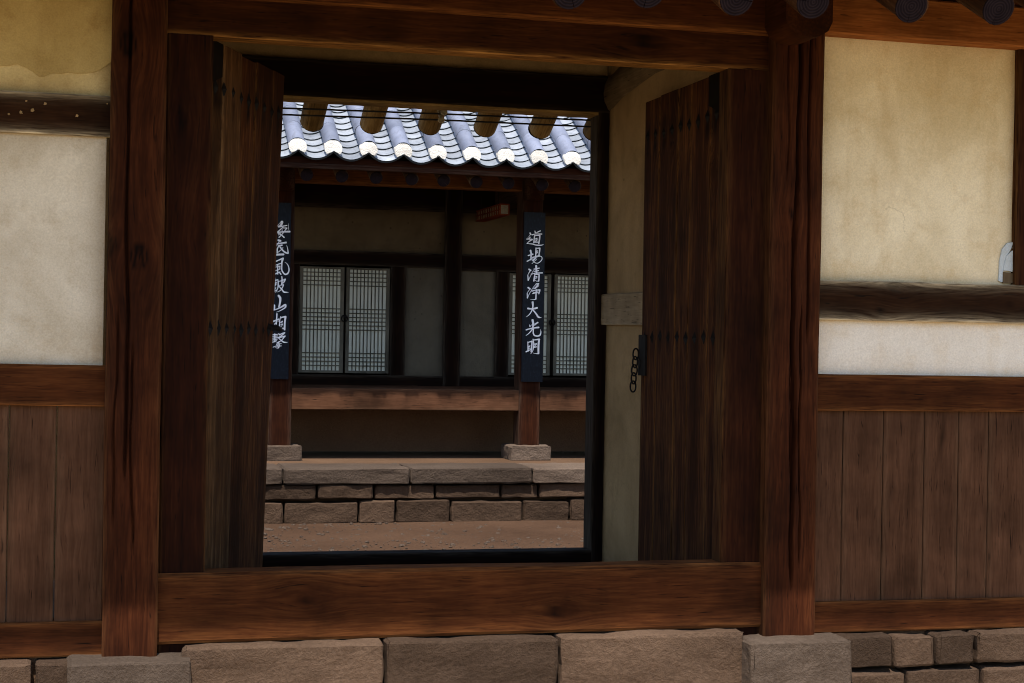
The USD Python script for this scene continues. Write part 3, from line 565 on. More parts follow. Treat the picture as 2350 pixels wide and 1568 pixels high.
# the bent log that ties front and rear over the right passage wall
def on_plane_x(px, py, X):
    d = fw * FOC + r2 * (px - 1175) + u2 * (784 - py); return EYE + d * (X - EYE[0]) / d[0]
lb = [on_plane_x(px, py, RW - 0.01) for px, py in ((1403, 261), (1422, 240), (1441, 225), (1470, 203), (1500, 184), (1563, 157))]
lp = [(RW + 0.12, 2.2, lb[0][2] + 0.12)] + [(RW + 0.12, b[1], b[2] + 0.13) for b in lb] + [(RW + 0.12, 0.15, lb[-1][2] + 0.17)]
put('bent_beam', tube(lp, 0.155, 20, 0.05, 5), 'wood_pale', gate, smooth=40, pv={'grain': grain_of('y'), 'wear': zero, 'knot': zero})

# ------------------------------------------------------------------ door leaves
def leaf(hinge, end, z0, z1, widths, side, label, n_stud, s0, s1, lean=0.0, worn=('wood_door',) * 5):
    hinge, end = np.array(hinge, float), np.array(end, float)
    d = end - hinge; L = np.linalg.norm(d); d /= L; nrm = np.array([d[1], -d[0], 0.0]) * side   # towards the outer face
    dr = UsdGeom.Xform.Define(stage, numbered(gate.path, 'door')); dn = Node(str(dr.GetPath()), gate.loc); tag(dn, label=label)
    dv = np.array([d[0], d[1], 0.0]); P = lambda s, o, z: np.array([hinge[0] + lean * (z - z1) * s / L, hinge[1], 0]) + dv * s + nrm * o + np.array([0, 0, z])
    ws = np.array(widths, float); ws = ws / ws.sum() * L; s = 0
    for iw, w in enumerate(ws):
        o = R.uniform(-0.003, 0.003); zt = z1 + R.uniform(-0.006, 0.004)
        stains = []
        for k in range(n_stud):
            sk = s0 + (s1 - s0) * k / (n_stud - 1)
            if s - 0.02 < sk < s + w + 0.02:
                for zr, q_ in ((2.665, 1.0), (1.635, 0.55)):
                    stains += [(sk - s - w / 2, zr - z0, 0.03 * q_ * R.uniform(.8, 1.2)), (sk - s - w / 2, zr - z0 - 0.05 * q_, 0.022 * q_)]
        if iw == 0: stains += [(0.02, z1 - z0 - 0.12, 0.09), (0.05, z1 - z0 - 0.22, 0.06)]
        timber('plank', worn[iw], dn, P(s + w / 2, o, z0), P(s + w / 2, o, zt), w - 0.004, 0.045, dv, nu=10, step=0.08, wob=0.0025, ch=0.005, wearw=0.006, knots=stains)
        s += w
    for zr in (2.665, 1.635):
        for k in range(n_stud):
            sk = s0 + (s1 - s0) * k / (n_stud - 1)
            c = P(sk, 0.022, zr + R.uniform(-.006, .006)); e1, e2 = dv * R.uniform(.02, .026), np.array([0, 0, R.uniform(.03, .04)])
            v = [c - e1, c - e2, c + e1, c + e2, c + nrm * 0.014, c - nrm * 0.004]
            f = [[0, 1, 4], [1, 2, 4], [2, 3, 4], [3, 0, 4], [1, 0, 5], [2, 1, 5], [3, 2, 5], [0, 3, 5]]
            if side < 0: f = [q[::-1] for q in f]
            put('iron_stud', (v, f), 'iron', dn)
    b = [P(0.02, 0.02, z1 - 0.2), P(0.2, 0.02, z1 - 0.14), P(0.2, 0.02, z1 - 0.0), P(0.02, 0.02, z1 - 0.0)]
    q = np.array(b + [p + nrm * 0.012 for p in b]); put('hinge_plate', trimesh.convex.convex_hull(q), 'dark_gap', dn)
    for zc in (0.55, 1.2, 2.0, 2.6):     # ledges across the inner side
        timber('ledge', 'wood_jamb', dn, P(0.03, -0.05, zc), P(L - 0.03, -0.05, zc), 0.1, 0.05, (0, 0, 1))
    return dn, P, L
HL, EL = (LJ1 - 0.05, 0.14), (at(642, 300, 1.09)[0], 1.09)
dl, PL, LL = leaf(HL, EL, 0.4, Z(1.255), (0.24, 0.22, 0.2, 0.24, 0.16), 1, 'left door leaf, browner and streaked', 9, 0.14, 0.98, 0.03, ('wood_door_worn', 'wood_door_worn', 'wood_door', 'wood_door', 'wood_door'))
HR, ER = (RJ0 + 0.075, 0.14), (at(1488, 400, 1.23)[0], 1.23)
drr, PR, LR = leaf(HR, ER, 0.4, Z(1.255), (0.2, 0.25, 0.17, 0.26, 0.22), -1, 'right door leaf with a chain hanging at its free edge', 9, 0.12, 1.04)
# iron plate and chain at the free edge of the right leaf, a lock knob on the left leaf
zc = at(1485, 800, 1.2)[2]
b = [PR(LR - 0.09, 0.02, zc - 0.14), PR(LR + 0.012, 0.02, zc - 0.14), PR(LR + 0.012, 0.02, zc + 0.07), PR(LR - 0.09, 0.02, zc + 0.07)]
q = np.array(b + [p + np.array([-0.014, 0, 0]) for p in b]); put('lock_plate', trimesh.convex.convex_hull(q), 'iron', drr)
def ring(c, ax1, ax2, ra, rb, r, n=18):
    t = np.linspace(0, 2 * np.pi, n + 1)
    return tube(np.asarray(c) + np.outer(np.cos(t), ax1) * ra + np.outer(np.sin(t), ax2) * rb, r, 7, caps=False)
c0 = PR(LR + 0.0, 0.03, zc - 0.03)
for k in range(5):
    ax = np.array([1.0, 0.25, 0]) if k % 2 == 0 else np.array([0.45, -0.9, 0]); ax /= np.linalg.norm(ax)
    put('chain_link', ring(c0 + np.array([-0.022 - 0.003 * k, 0, -0.042 * k]), ax, np.array([0, 0, 1.0]), 0.017, 0.029, 0.0045), 'iron', drr, smooth=True)
zk = at(641, 752, 1.0)[2]
put('lock_knob', tube([PL(LL - 0.06, 0.02, zk), PL(LL - 0.03, 0.05, zk), PL(LL + 0.02, 0.055, zk - 0.01)], [0.016, 0.014, 0.01], 8), 'iron', dl, smooth=40)

# ------------------------------------------------------------------ cables under the rear eave
def cable(pts, label):
    c = thing('power_cable', at(*pts[0], 2.82), label, 'cable', 'black cables under the rear eave')
    w = [at(px, py, 2.82) for px, py in pts]; w = [w[0] + (w[0] - w[1]) * 1.2] + w + [w[-1] + (w[-1] - w[-2]) * 1.2]
    put('wire', tube(w, 0.0055, 7), 'cable_black', c, smooth=True); return c
for pts, lab, (ix, iy) in (([(641, 248), (1000, 261), (1352, 276)], 'upper of the two black cables crossing under the rear rafters', (1019, 258)),
                           ([(641, 263), (1000, 275), (1352, 291)], 'lower of the two black cables crossing under the rear rafters', (1013, 276))):
    c = cable(pts, lab)
    p = at(ix, iy, 2.8)
    put('insulator', ring(p, AX['x'], AX['z'], 0.016, 0.013, 0.006), 'porcelain', c, smooth=True)
    put('insulator_core', tube([p, p + np.array([0, 0.07, 0.07])], 0.011, 10), 'porcelain', c, smooth=40)

# ------------------------------------------------------------------ the hall across the courtyard
YE, YP, YS, YW = 7.6, 8.62, 8.5, 9.7     # eave edge, posts, couplet boards, wall
HX0, HX1 = -1.6, 8.4
hall = thing('temple_hall', (3.2, YW, 0.0), 'tile roofed timber hall across the courtyard with papered lattice doors', 'hall')
peaks = [(684, 345), (770.5, 349.3), (848, 354), (928.7, 358.7), (1005.7, 365), (1083.8, 365), (1161.5, 369.2), (1235, 371.3), (1314.8, 375.5)]
pk = [at(px, py, YE) for px, py in peaks]
PIT = (pk[-1][0] - pk[0][0]) / 8; X0 = np.mean([p[0] - k * PIT for k, p in enumerate(pk)]); ZE = np.mean([p[2] for p in pk])
TH = math.radians(32)
sv, nv_ = np.array([0, math.cos(TH), math.sin(TH)]), np.array([0, -math.sin(TH), math.cos(TH)])
EXPO, SAG, TT = 0.125, 0.082, 0.022
def pan_tile(x, s, jit=0.0, L=0.2):
    n = 10; u = np.linspace(-PIT / 2 + 0.002, PIT / 2 - 0.002, n + 1); zc = -SAG * (1 - (2 * u / PIT) ** 2)
    def ring_(ss, o): return np.array([x, YE, ZE]) + u[:, None] * AX['x'] + ss * sv + (zc + o)[:, None] * nv_
    lo_t, hi_t = ring_(s, 0.022), ring_(s + L, 0.0)
    lo_b, hi_b = ring_(s + 0.002, 0.022 - TT), ring_(s + L, -TT * 0.6)
    V, F, W = [], [], []
    def strip(a, b, w):
        o = sum(len(q) for q in V); V.append(a); V.append(b); W.append(np.full(2 * len(a), w)); m_ = len(a)
        for k in range(m_ - 1): F.append([o + k, o + k + 1, o + m_ + k + 1, o + m_ + k])
    strip(lo_t, hi_t, 0.0); strip(lo_b, lo_t, 1.0); strip(hi_b, lo_b, 1.0)
    return np.vstack(V), np.array(F), np.concatenate(W)
def cover_tile(x, s, L=0.34, r=0.075, taper=0.0):
    n = 12; t = np.linspace(-0.16 * np.pi, 1.16 * np.pi, n + 1)
    def ring_(ss, rr): return np.array([x, YE, ZE]) + (np.cos(t) * rr)[:, None] * AX['x'] + ss * sv + (np.sin(t) * rr + 0.022)[:, None] * nv_
    V, F, W = [], [], []
    def strip(a, b, w):
        o = sum(len(q) for q in V); V.append(a); V.append(b); W.append(np.full(2 * len(a), w)); m_ = len(a)
        for k in range(m_ - 1): F.append([o + k, o + m_ + k, o + m_ + k + 1, o + k + 1])
    strip(ring_(s, r), ring_(s + L, r * 0.985), 0.0); strip(ring_(s, r - 0.014), ring_(s, r), 1.0)
    return np.vstack(V), np.array(F), np.concatenate(W)
def join(parts):
    V, F, W, o = [], [], [], 0
    for v, f, w in parts: V.append(v); F.append(f + o); W.append(w); o += len(v)
    return np.vstack(V), np.vstack(F), np.concatenate(W)
def put_tile(name, data, kind=None, label=None, mt='roof_clay'):
    v, f, w = data; put(name, (v, f), mt, hall, smooth=True, pv={'wear': w}, kind=kind, label=label)
c_lo, c_hi = -4, 13
far, farc = [], []
for c in range(int((HX0 - X0) / PIT), int((HX1 - X0) / PIT)):
    for r in range(30):
        tl = pan_tile(X0 + (c + 0.5) * PIT + R.uniform(-.003, .003), r * EXPO + R.uniform(-.004, .004))
        if c_lo <= c < c_hi and r < 14: put_tile('pan_tile', tl)
        else: far.append(tl)
    xo = R.uniform(-.002, .002); s = 0.075; k = 0
    while s < 3.7:
        L = 0.34
        tl = cover_tile(X0 + c * PIT + xo + R.uniform(-.003, .003), s, L, 0.0745 + R.uniform(-.001, .001))
        if c_lo <= c <= c_hi and k < 6: put_tile('cover_tile', tl, mt='roof_clay_cover')
        else: farc.append(tl)
        s += L + 0.001; k += 1
    # lime plug closing the lowest cover tile, notched over the joint of the pans
    rr = 0.078
    pl = Point(0, 0.03).buffer(rr, 12)
    pl = pl.difference(Polygon([(-0.2, -0.2), (0.2, -0.2), (0.2, -0.035), (0.075, -0.03), (0.03, -0.006 + R.uniform(-.006, .004)), (0.004 + R.uniform(-.01, .01), 0.006), (-0.03, -0.008 + R.uniform(-.006, .004)), (-0.075, -0.03), (-0.2, -0.035)]))
    exm = trimesh.creation.extrude_polygon(pl, 0.075, engine='earcut')
    exm = exm.subdivide().subdivide(); vv = np.array(exm.vertices)
    rad = np.hypot(vv[:, 0], vv[:, 1] - 0.03) / rr
    s_ = R.randint(0, 999)
    front = vv[:, 2] < 0.001
    bulge = (np.clip(1 - rad ** 4, 0, 1) * 0.006 + (meshkit.fbm(np.stack([vv[:, 0] * 25, vv[:, 1] * 25, vv[:, 0] * 0 + s_], 1), 3, s_) - 0.5) * 0.007) * front
    w3 = np.array([X0 + c * PIT + xo, YE, ZE]) + vv[:, :1] * AX['x'] + vv[:, 1:2] * np.array([0, 0.13, 0.99]) + (vv[:, 2] + 0.006 - bulge)[:, None] * np.array([0, 0.95, 0.3]) + np.array([0, 0, 0.006])
    msh = trimesh.Trimesh(w3, exm.faces); msh.fix_normals()
    put('lime_plug', msh, 'lime_plug', hall, smooth=50)
put_tile('pan_tiles', join(far), kind='stuff')
put_tile('cover_tiles', join(farc), kind='stuff', mt='roof_clay_cover')
und = lambda s0, s1, o0, o1: trimesh.convex.convex_hull(np.array([[xx, *(np.array([YE, ZE]) + s * sv[1:] + o * nv_[1:])] for xx in (HX0, HX1) for s in (s0, s1) for o in (o0, o1)]))
put('roof_boarding', und(0.12, 3.8, -0.16, -0.115), 'wood_hall', hall, pv={'grain': grain_of('x'), 'wear': zero, 'knot': zero})
RY, RZ = YE + 3.75 * sv[1], ZE + 3.75 * sv[2]
put('ridge', box(HX0, HX1, RY - 0.16, RY + 0.2, RZ - 0.1, RZ + 0.5), 'roof_clay', hall, pv={'wear': zero})
put('rear_roof', trimesh.convex.convex_hull(np.array([[xx, RY + q * 3.6, RZ - q * 3.6 * math.tan(TH) + o] for xx in (HX0, HX1) for q in (0, 1) for o in (-0.15, 0)])), 'roof_clay', hall, pv={'wear': zero})
# eave board and rafters
fz1 = ZE - SAG - TT + 0.012
rz3 = np.mean([at(587.5 + .35 * a, 176 + .35 * b, YE + 0.2)[2] for a, b in ((333, 635), (1020, 672), (1655, 704), (2090, 725))])
wbox('fascia', 'wood_hall', hall, HX0, HX1, YE + 0.085, YE + 0.15, rz3 + 0.052, fz1, 'x', nu=4)
put('eave_fill', box(HX0, HX1, YE + 0.09, YE + 0.2, fz1 - 0.002, ZE - 0.035), 'wood_hall', hall, pv={'grain': grain_of('x'), 'wear': zero, 'knot': zero})
rfx = [at(587.5 + .35 * a, 176 + .35 * b, YE + 0.2)[0] for a, b in ((333, 635), (563, 648), (788, 660), (1020, 672), (1230, 685), (1445, 697), (1655, 704), (1875, 715), (2090, 725))]
spf = (rfx[-1] - rfx[0]) / 8
for k in range(-10, 22):
    xx = rfx[k] if 0 <= k < 9 else rfx[0] + k * spf
    if HX0 < xx < HX1: log_rafter('rafter', 'wood_hall_rafter', hall, (xx, YE + 0.2, rz3), (0, 1, math.tan(math.radians(26))), 2.4, 0.058, 0.066, sides=16, n=5)
# beam on the posts, posts
bz0 = np.mean([at(671, 415, YP - 0.08)[2], at(1347, 447, YP - 0.08)[2]])
wbox('hall_beam', 'wood_hall_beam', hall, HX0, HX1, YP - 0.08, YP + 0.08, bz0, bz0 + 0.26, 'x', nu=6, wearw=0.02)
px_l, px_r = at(651, 450, YP - 0.1)[0], at(1223, 460, YP - 0.1)[0]
BAY = px_r - px_l
for k in range(-1, 3):
    xx = px_l + k * BAY
    wbox('hall_post', 'wood_hall', hall, xx - 0.105, xx + 0.105, YP - 0.1, YP + 0.1, 0.5, bz0 + 0.1, 'z', nu=6)
    put('post_stone', stone(xx - 0.2, xx + 0.2, YP - 0.2, YP + 0.2, 0.45, 0.6, k + 5), 'stone_grey', hall)
    timber('cross_beam', 'wood_hall', hall, (xx, YP - 0.2, bz0 + 0.02), (xx, YW + 0.1, bz0 + 0.02), 0.17, 0.22, (1, 0, 0))
# the recessed wall
w_top = at(845, 481, YW)[2]; w_bot = at(845, 578, YW)[2]; d_top = at(789.5, 614, YW)[2]
leafH = 1.065; d_bot = d_top - leafH
mx0, mx1 = at(611 + .34 * 1207, 600, YW - .05)[0], at(611 + .34 * 1320, 600, YW - .05)[0]
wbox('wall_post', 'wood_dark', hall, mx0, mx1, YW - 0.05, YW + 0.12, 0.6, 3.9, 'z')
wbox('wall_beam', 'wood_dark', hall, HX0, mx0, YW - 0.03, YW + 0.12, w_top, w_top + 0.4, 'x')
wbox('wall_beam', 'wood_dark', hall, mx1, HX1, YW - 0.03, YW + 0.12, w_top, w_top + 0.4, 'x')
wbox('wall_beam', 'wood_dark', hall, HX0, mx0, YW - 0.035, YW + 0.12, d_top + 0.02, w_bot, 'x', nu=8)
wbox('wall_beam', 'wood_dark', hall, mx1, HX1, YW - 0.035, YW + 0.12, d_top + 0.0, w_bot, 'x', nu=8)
put('soffit_wall', box(HX0, HX1, YW, YW + 0.1, w_top + 0.4, 5.0), 'dark_gap', hall)
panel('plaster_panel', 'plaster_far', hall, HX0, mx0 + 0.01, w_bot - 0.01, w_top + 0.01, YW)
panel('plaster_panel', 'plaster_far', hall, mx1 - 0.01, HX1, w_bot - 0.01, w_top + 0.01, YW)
gx = lambda c: at(611 + .34 * c, 650, YW)[0]
lx = [(gx(225), gx(525)), (gx(540), gx(833)), (gx(1640), gx(1920)), (gx(1944), gx(1944) + gx(1920) - gx(1640))]
sill = d_bot - 0.02
for (a, b) in ((gx(940), mx0 + 0.01), (mx1 - 0.01, gx(1548))):
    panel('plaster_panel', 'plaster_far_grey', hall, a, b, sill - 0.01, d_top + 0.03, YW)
for (a, b) in ((gx(835) + 0.002, gx(940)), (gx(1548), gx(1640) - 0.002), (gx(165), gx(225) - 0.002), (lx[3][1] + 0.002, lx[3][1] + 0.16)):
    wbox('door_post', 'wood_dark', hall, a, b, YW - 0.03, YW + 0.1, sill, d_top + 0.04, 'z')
for (a, b) in ((HX0, gx(165)), (lx[3][1] + 0.155, HX1)):
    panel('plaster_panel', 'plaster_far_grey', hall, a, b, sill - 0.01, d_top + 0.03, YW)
wbox('door_sill', 'wood_dark', hall, HX0, mx0, YW - 0.04, YW + 0.12, sill - 0.14, sill, 'x')
wbox('door_sill', 'wood_dark', hall, mx1, HX1, YW - 0.04, YW + 0.12, sill - 0.14, sill, 'x')
put('back_wall', box(HX0, HX1, YW + 0.14, YW + 0.2, 0.5, 5.0), 'dark_gap', hall)
def lattice(x0, x1, z0, z1, y):
    dr = UsdGeom.Xform.Define(stage, numbered(hall.path, 'lattice_door')); dn = Node(str(dr.GetPath()), hall.loc)
    w = x1 - x0; u = w / 660.0
    fr = 52 * u
    put('paper', box(x0 + fr * .5, x1 - fr * .5, y + 0.012, y + 0.018, z0 + 0.01, z1 - 0.01), 'door_paper', dn)
    for (a, b) in ((x0, x0 + fr), (x1 - fr, x1)): wbox('stile', 'wood_frame_paper', dn, a, b, y - 0.006, y + 0.03, z0, z1, 'z', nu=2, nv=1, wob=0.001, ch=0.002, step=.4)
    for (a, b) in ((z0, z0 + fr * .7), (z1 - fr * .55, z1)): wbox('rail', 'wood_frame_paper', dn, x0 + fr, x1 - fr, y - 0.005, y + 0.03, a, b, 'x', nu=2, nv=1, wob=0.001, ch=0.002, step=.4)
    bw = 14 * u
    for k in range(1, 10):
        xc = x0 + fr + (w - 2 * fr) * k / 10
        put('lattice_bar', box(xc - bw / 2, xc + bw / 2, y + 0.001, y + 0.0125, z0 + fr * .7, z1 - fr * .55), 'wood_lattice', dn, pv={'grain': grain_of('z'), 'wear': zero, 'knot': zero})
    H = z1 - z0
    for c in (245, 305, 365, 427, 765, 826, 886, 945, 1005, 1067, 1403, 1464, 1524, 1585):
        zc_ = z1 - (c - 165) / 1525.0 * H
        put('lattice_bar', box(x0 + fr, x1 - fr, y - 0.001, y + 0.0118, zc_ - bw / 2, zc_ + bw / 2), 'wood_lattice', dn, pv={'grain': grain_of('x'), 'wear': zero, 'knot': zero})
    return dn
dts = [lattice(a, b, d_bot, d_top + (0.0 if i < 2 else -0.012), YW - 0.012) for i, (a, b) in enumerate(lx)]
for i in (0, 2):
    xm = (lx[i][1] + lx[i + 1][0]) / 2; zm = at(790, 731, YW)[2]
    put('stop_post', box(lx[i][1] + 0.003, lx[i + 1][0] - 0.003, YW - 0.005, YW + 0.03, d_bot, d_top), 'dark_gap', hall)
    put('door_ring', ring((xm - 0.006, YW - 0.035, zm), AX['x'], AX['z'], 0.03, 0.032, 0.007), 'iron', dts[i], smooth=True)
    put('latch', box(xm - 0.012, xm + 0.018, YW - 0.045, YW - 0.018, zm + 0.0, zm + 0.028), 'iron', dts[i])
# raised floor, footing
FZ = sill - 0.1
x = HX0
while x < HX1:
    w = R.uniform(0.2, 0.3)
    put('floor_board', box(x + .002, min(x + w, HX1) - .002, YP - 0.1 + 0.02, YW - 0.045, FZ - 0.04, FZ + R.uniform(-.003, .0)), 'wood_board', hall, pv={'grain': grain_of('y'), 'wear': zero, 'knot': zero}); x += w
xs = [px_l + k * BAY for k in range(-1, 3)]
seg = [HX0] + xs + [HX1]
for a, b in zip(seg[:-1], seg[1:]):
    wbox('floor_beam', 'wood_board', hall, a + 0.108, b - 0.108, YP - 0.1, YP + 0.05, FZ - 0.2, FZ - 0.002, 'x', nu=8, wob=0.004)
put('under_floor_wall', box(HX0, HX1, YP + 0.5, YP + 0.6, 0.5, FZ - 0.05), 'clay_mortar', hall)
put('terrace', box(HX0 - .2, HX1 + .2, 7.2, 12, 0.0, 0.46), 'clay_mortar', hall)
for (z0, z1) in ((0.02, 0.22), (0.23, 0.36)):
    x = HX0
    while x < HX1:
        w = R.uniform(0.3, 0.65)
        put('terrace_stone', stone(x + .01, x + w - .01, 7.08 - R.uniform(0, .03), 7.3, z0 + R.uniform(0, .01), z1 - R.uniform(0, .015), R.randint(0, 9999)), 'stone_brown', hall); x += w
x = HX0
while x < HX1:
    w = R.uniform(0.7, 1.2)
    put('edge_slab', stone(x + .006, x + w - .006, 7.03, 7.6, 0.365, 0.5, R.randint(0, 9999)), 'stone_grey', hall); x += w

# ------------------------------------------------------------------ couplet boards
def brush(pts, w, y, s):
    """One raised brush stroke through points of the board's plane; the width swells and tapers."""
    p = np.array(pts, float); w = np.broadcast_to(np.asarray(w, float), (len(p),)).copy()
    if len(p) > 2:                                         # round the path
        from scipy.interpolate import PchipInterpolator
        t = np.concatenate([[0], np.cumsum(np.linalg.norm(np.diff(p, axis=0), axis=1))]); tt = np.linspace(0, t[-1], 3 * len(p) + 2)
        p, w = np.stack([PchipInterpolator(t, p[:, i])(tt) for i in (0, 1)], 1), np.interp(tt, t, w)
    out = None
    from shapely.ops import unary_union
    polys = []
    for a, b, wa, wb in zip(p[:-1], p[1:], w[:-1], w[1:]):
        polys.append(Point(a).buffer(wa / 2, 5).union(Point(b).buffer(wb / 2, 5)).convex_hull)
    return unary_union(polys)
def character(parent, strokes, ox, oy, k, Yb):
    from shapely.ops import unary_union
    u = unary_union([brush(p, w, 0, 0) for p, w in strokes]).simplify(0.8)
    gs = []
    for g in getattr(u, 'geoms', [u]):
        e = trimesh.creation.extrude_polygon(g, 1.0, engine='earcut'); v = np.array(e.vertices)
        w = np.array([at((ox + a * k) / 1.70213, (oy + b * k) / 1.70213, Yb) for a, b in v[:, :2]])
        w[:, 1] = Yb - 0.004 + v[:, 2] * 0.006
        mm = trimesh.Trimesh(w, e.faces); mm.fix_normals(); gs.append(mm)
    put('character', trimesh.util.concatenate(gs), 'white_paint', parent)
r4 = lambda pts: [(a, b + 1510) for a, b in pts]
l2 = lambda pts: [(a, b + 1400) for a, b in pts]
RIGHT = [
 [([(402, 135), (413, 168)], [18, 26]), ([(525, 130), (470, 155), (425, 182)], [24, 26, 12]), ([(340, 218), (450, 200), (555, 203)], [26, 20, 26]),
  ([(395, 235), (378, 395)], [24, 30]), ([(390, 238), (512, 232), (490, 418)], [20, 32, 28]), ([(415, 300), (455, 298), (418, 322)], [18, 18, 10]), ([(420, 338), (458, 330), (412, 362)], [16, 18, 10]), ([(405, 368), (450, 358)], 14), ([(405, 388), (480, 385)], 24),
  ([(293, 182), (312, 212)], [34, 24]), ([(300, 215), (240, 290)], [14, 5]), ([(292, 275), (272, 300), (222, 317)], [24, 22, 30]), ([(235, 318), (343, 325), (270, 370), (225, 412)], [20, 30, 22, 12]), ([(220, 418), (330, 425), (450, 455), (520, 458), (602, 437)], [14, 22, 30, 26, 6])],
 [([(303, 578), (316, 650), (310, 785)], [40, 36, 28]), ([(252, 690), (352, 660)], [26, 34]), ([(228, 818), (340, 760)], [26, 18]),
  ([(428, 520), (418, 695)], 26), ([(428, 528), (512, 524), (490, 695)], [20, 34, 24]), ([(428, 592), (462, 585), (425, 622)], [18, 22, 8]), ([(432, 635), (465, 618), (425, 655)], [14, 20, 8]),
  ([(350, 735), (430, 708), (512, 684)], [30, 20, 20]), ([(440, 715), (345, 795)], [18, 22]), ([(400, 740), (545, 708), (566, 760), (520, 830), (450, 866), (400, 848), (340, 792)], [14, 14, 16, 18, 18, 14, 12]), ([(430, 745), (372, 802)], [16, 22]), ([(440, 778), (335, 875)], [12, 10])],
 [([(268, 1002), (302, 1025)], [34, 40]), ([(290, 1040), (240, 1132)], [20, 6]), ([(240, 1132), (252, 1250)], [16, 30]), ([(255, 1250), (330, 1100), (370, 1022)], [14, 10, 6]),
  ([(430, 925), (440, 1112)], [44, 34]), ([(385, 998), (500, 975)], [26, 24]), ([(385, 1050), (485, 1030)], 22), ([(318, 1112), (440, 1086), (570, 1082)], [20, 22, 28]),
  ([(400, 1112), (378, 1265)], [22, 30]), ([(395, 1122), (497, 1115), (482, 1272), (448, 1268)], [20, 30, 30, 10]), ([(410, 1168), (448, 1162), (415, 1190)], [16, 18, 8]), ([(405, 1208), (448, 1195)], 18), ([(375, 1220), (440, 1275)], 12)],
 [([(250, 1418), (288, 1445)], [36, 40]), ([(280, 1460), (225, 1542)], [16, 6]), (r4([(228, 30), (232, 142)]), [16, 26]), (r4([(236, 140), (320, -30), (400, -140), (440, -178)]), [12, 10, 12, 20]),
  ([(435, 1330), (482, 1330), (430, 1400), (375, 1442)], [26, 34, 24, 20]), ([(488, 1375), (405, 1445)], [16, 14]),
  ([(335, 1495), (420, 1475), (510, 1470), (490, 1555)], [28, 18, 34, 24]), ([(365, 1528), (465, 1512)], 16), ([(352, 1552), (420, 1538), (490, 1530)], [24, 18, 18]), ([(435, 1462), (427, 1600), (422, 1675)], [24, 30, 30]), ([(422, 1678), (380, 1690), (295, 1682)], [26, 18, 5])],
 [(r4([(352, 240), (356, 330), (345, 390)]), [46, 34, 30]), (r4([(245, 380), (345, 388), (448, 366)]), [40, 28, 44]), (r4([(345, 390), (290, 500), (203, 572)]), [26, 20, 8]), (r4([(350, 400), (430, 500), (490, 578), (555, 590)]), [24, 34, 40, 5])],
 [(r4([(350, 645), (362, 750), (350, 830)]), [50, 44, 36]), (r4([(280, 752), (290, 790)]), [16, 26]), (r4([(292, 785), (350, 735)]), 8), (r4([(465, 700), (385, 742)]), [34, 18]), (r4([(460, 712), (390, 770)]), 10),
  (r4([(205, 865), (330, 830), (485, 810)]), [28, 28, 36]), (r4([(355, 830), (290, 920), (200, 994)]), [28, 20, 8]), (r4([(372, 830), (365, 930), (390, 990), (460, 1006), (518, 982), (537, 910), (528, 850)]), [26, 28, 32, 34, 36, 18, 5])],
 [(r4([(240, 1140), (247, 1350)]), [18, 26]), (r4([(245, 1152), (337, 1125), (316, 1362)]), [18, 34, 28]), (r4([(258, 1245), (290, 1228), (258, 1278)]), [18, 20, 8]), (r4([(250, 1300), (338, 1268)]), [14, 7]), (r4([(205, 1360), (310, 1308)]), [30, 18]),
  (r4([(360, 1078), (375, 1200), (355, 1330), (305, 1412)]), [20, 24, 18, 6]), (r4([(368, 1097), (500, 1082), (480, 1250), (482, 1398)]), [20, 40, 42, 38]), (r4([(478, 1402), (435, 1405), (362, 1388)]), [26, 18, 5]), (r4([(388, 1192), (440, 1180), (390, 1238)]), [24, 26, 10]), (r4([(390, 1250), (440, 1248), (385, 1270)]), [18, 22, 14])]]
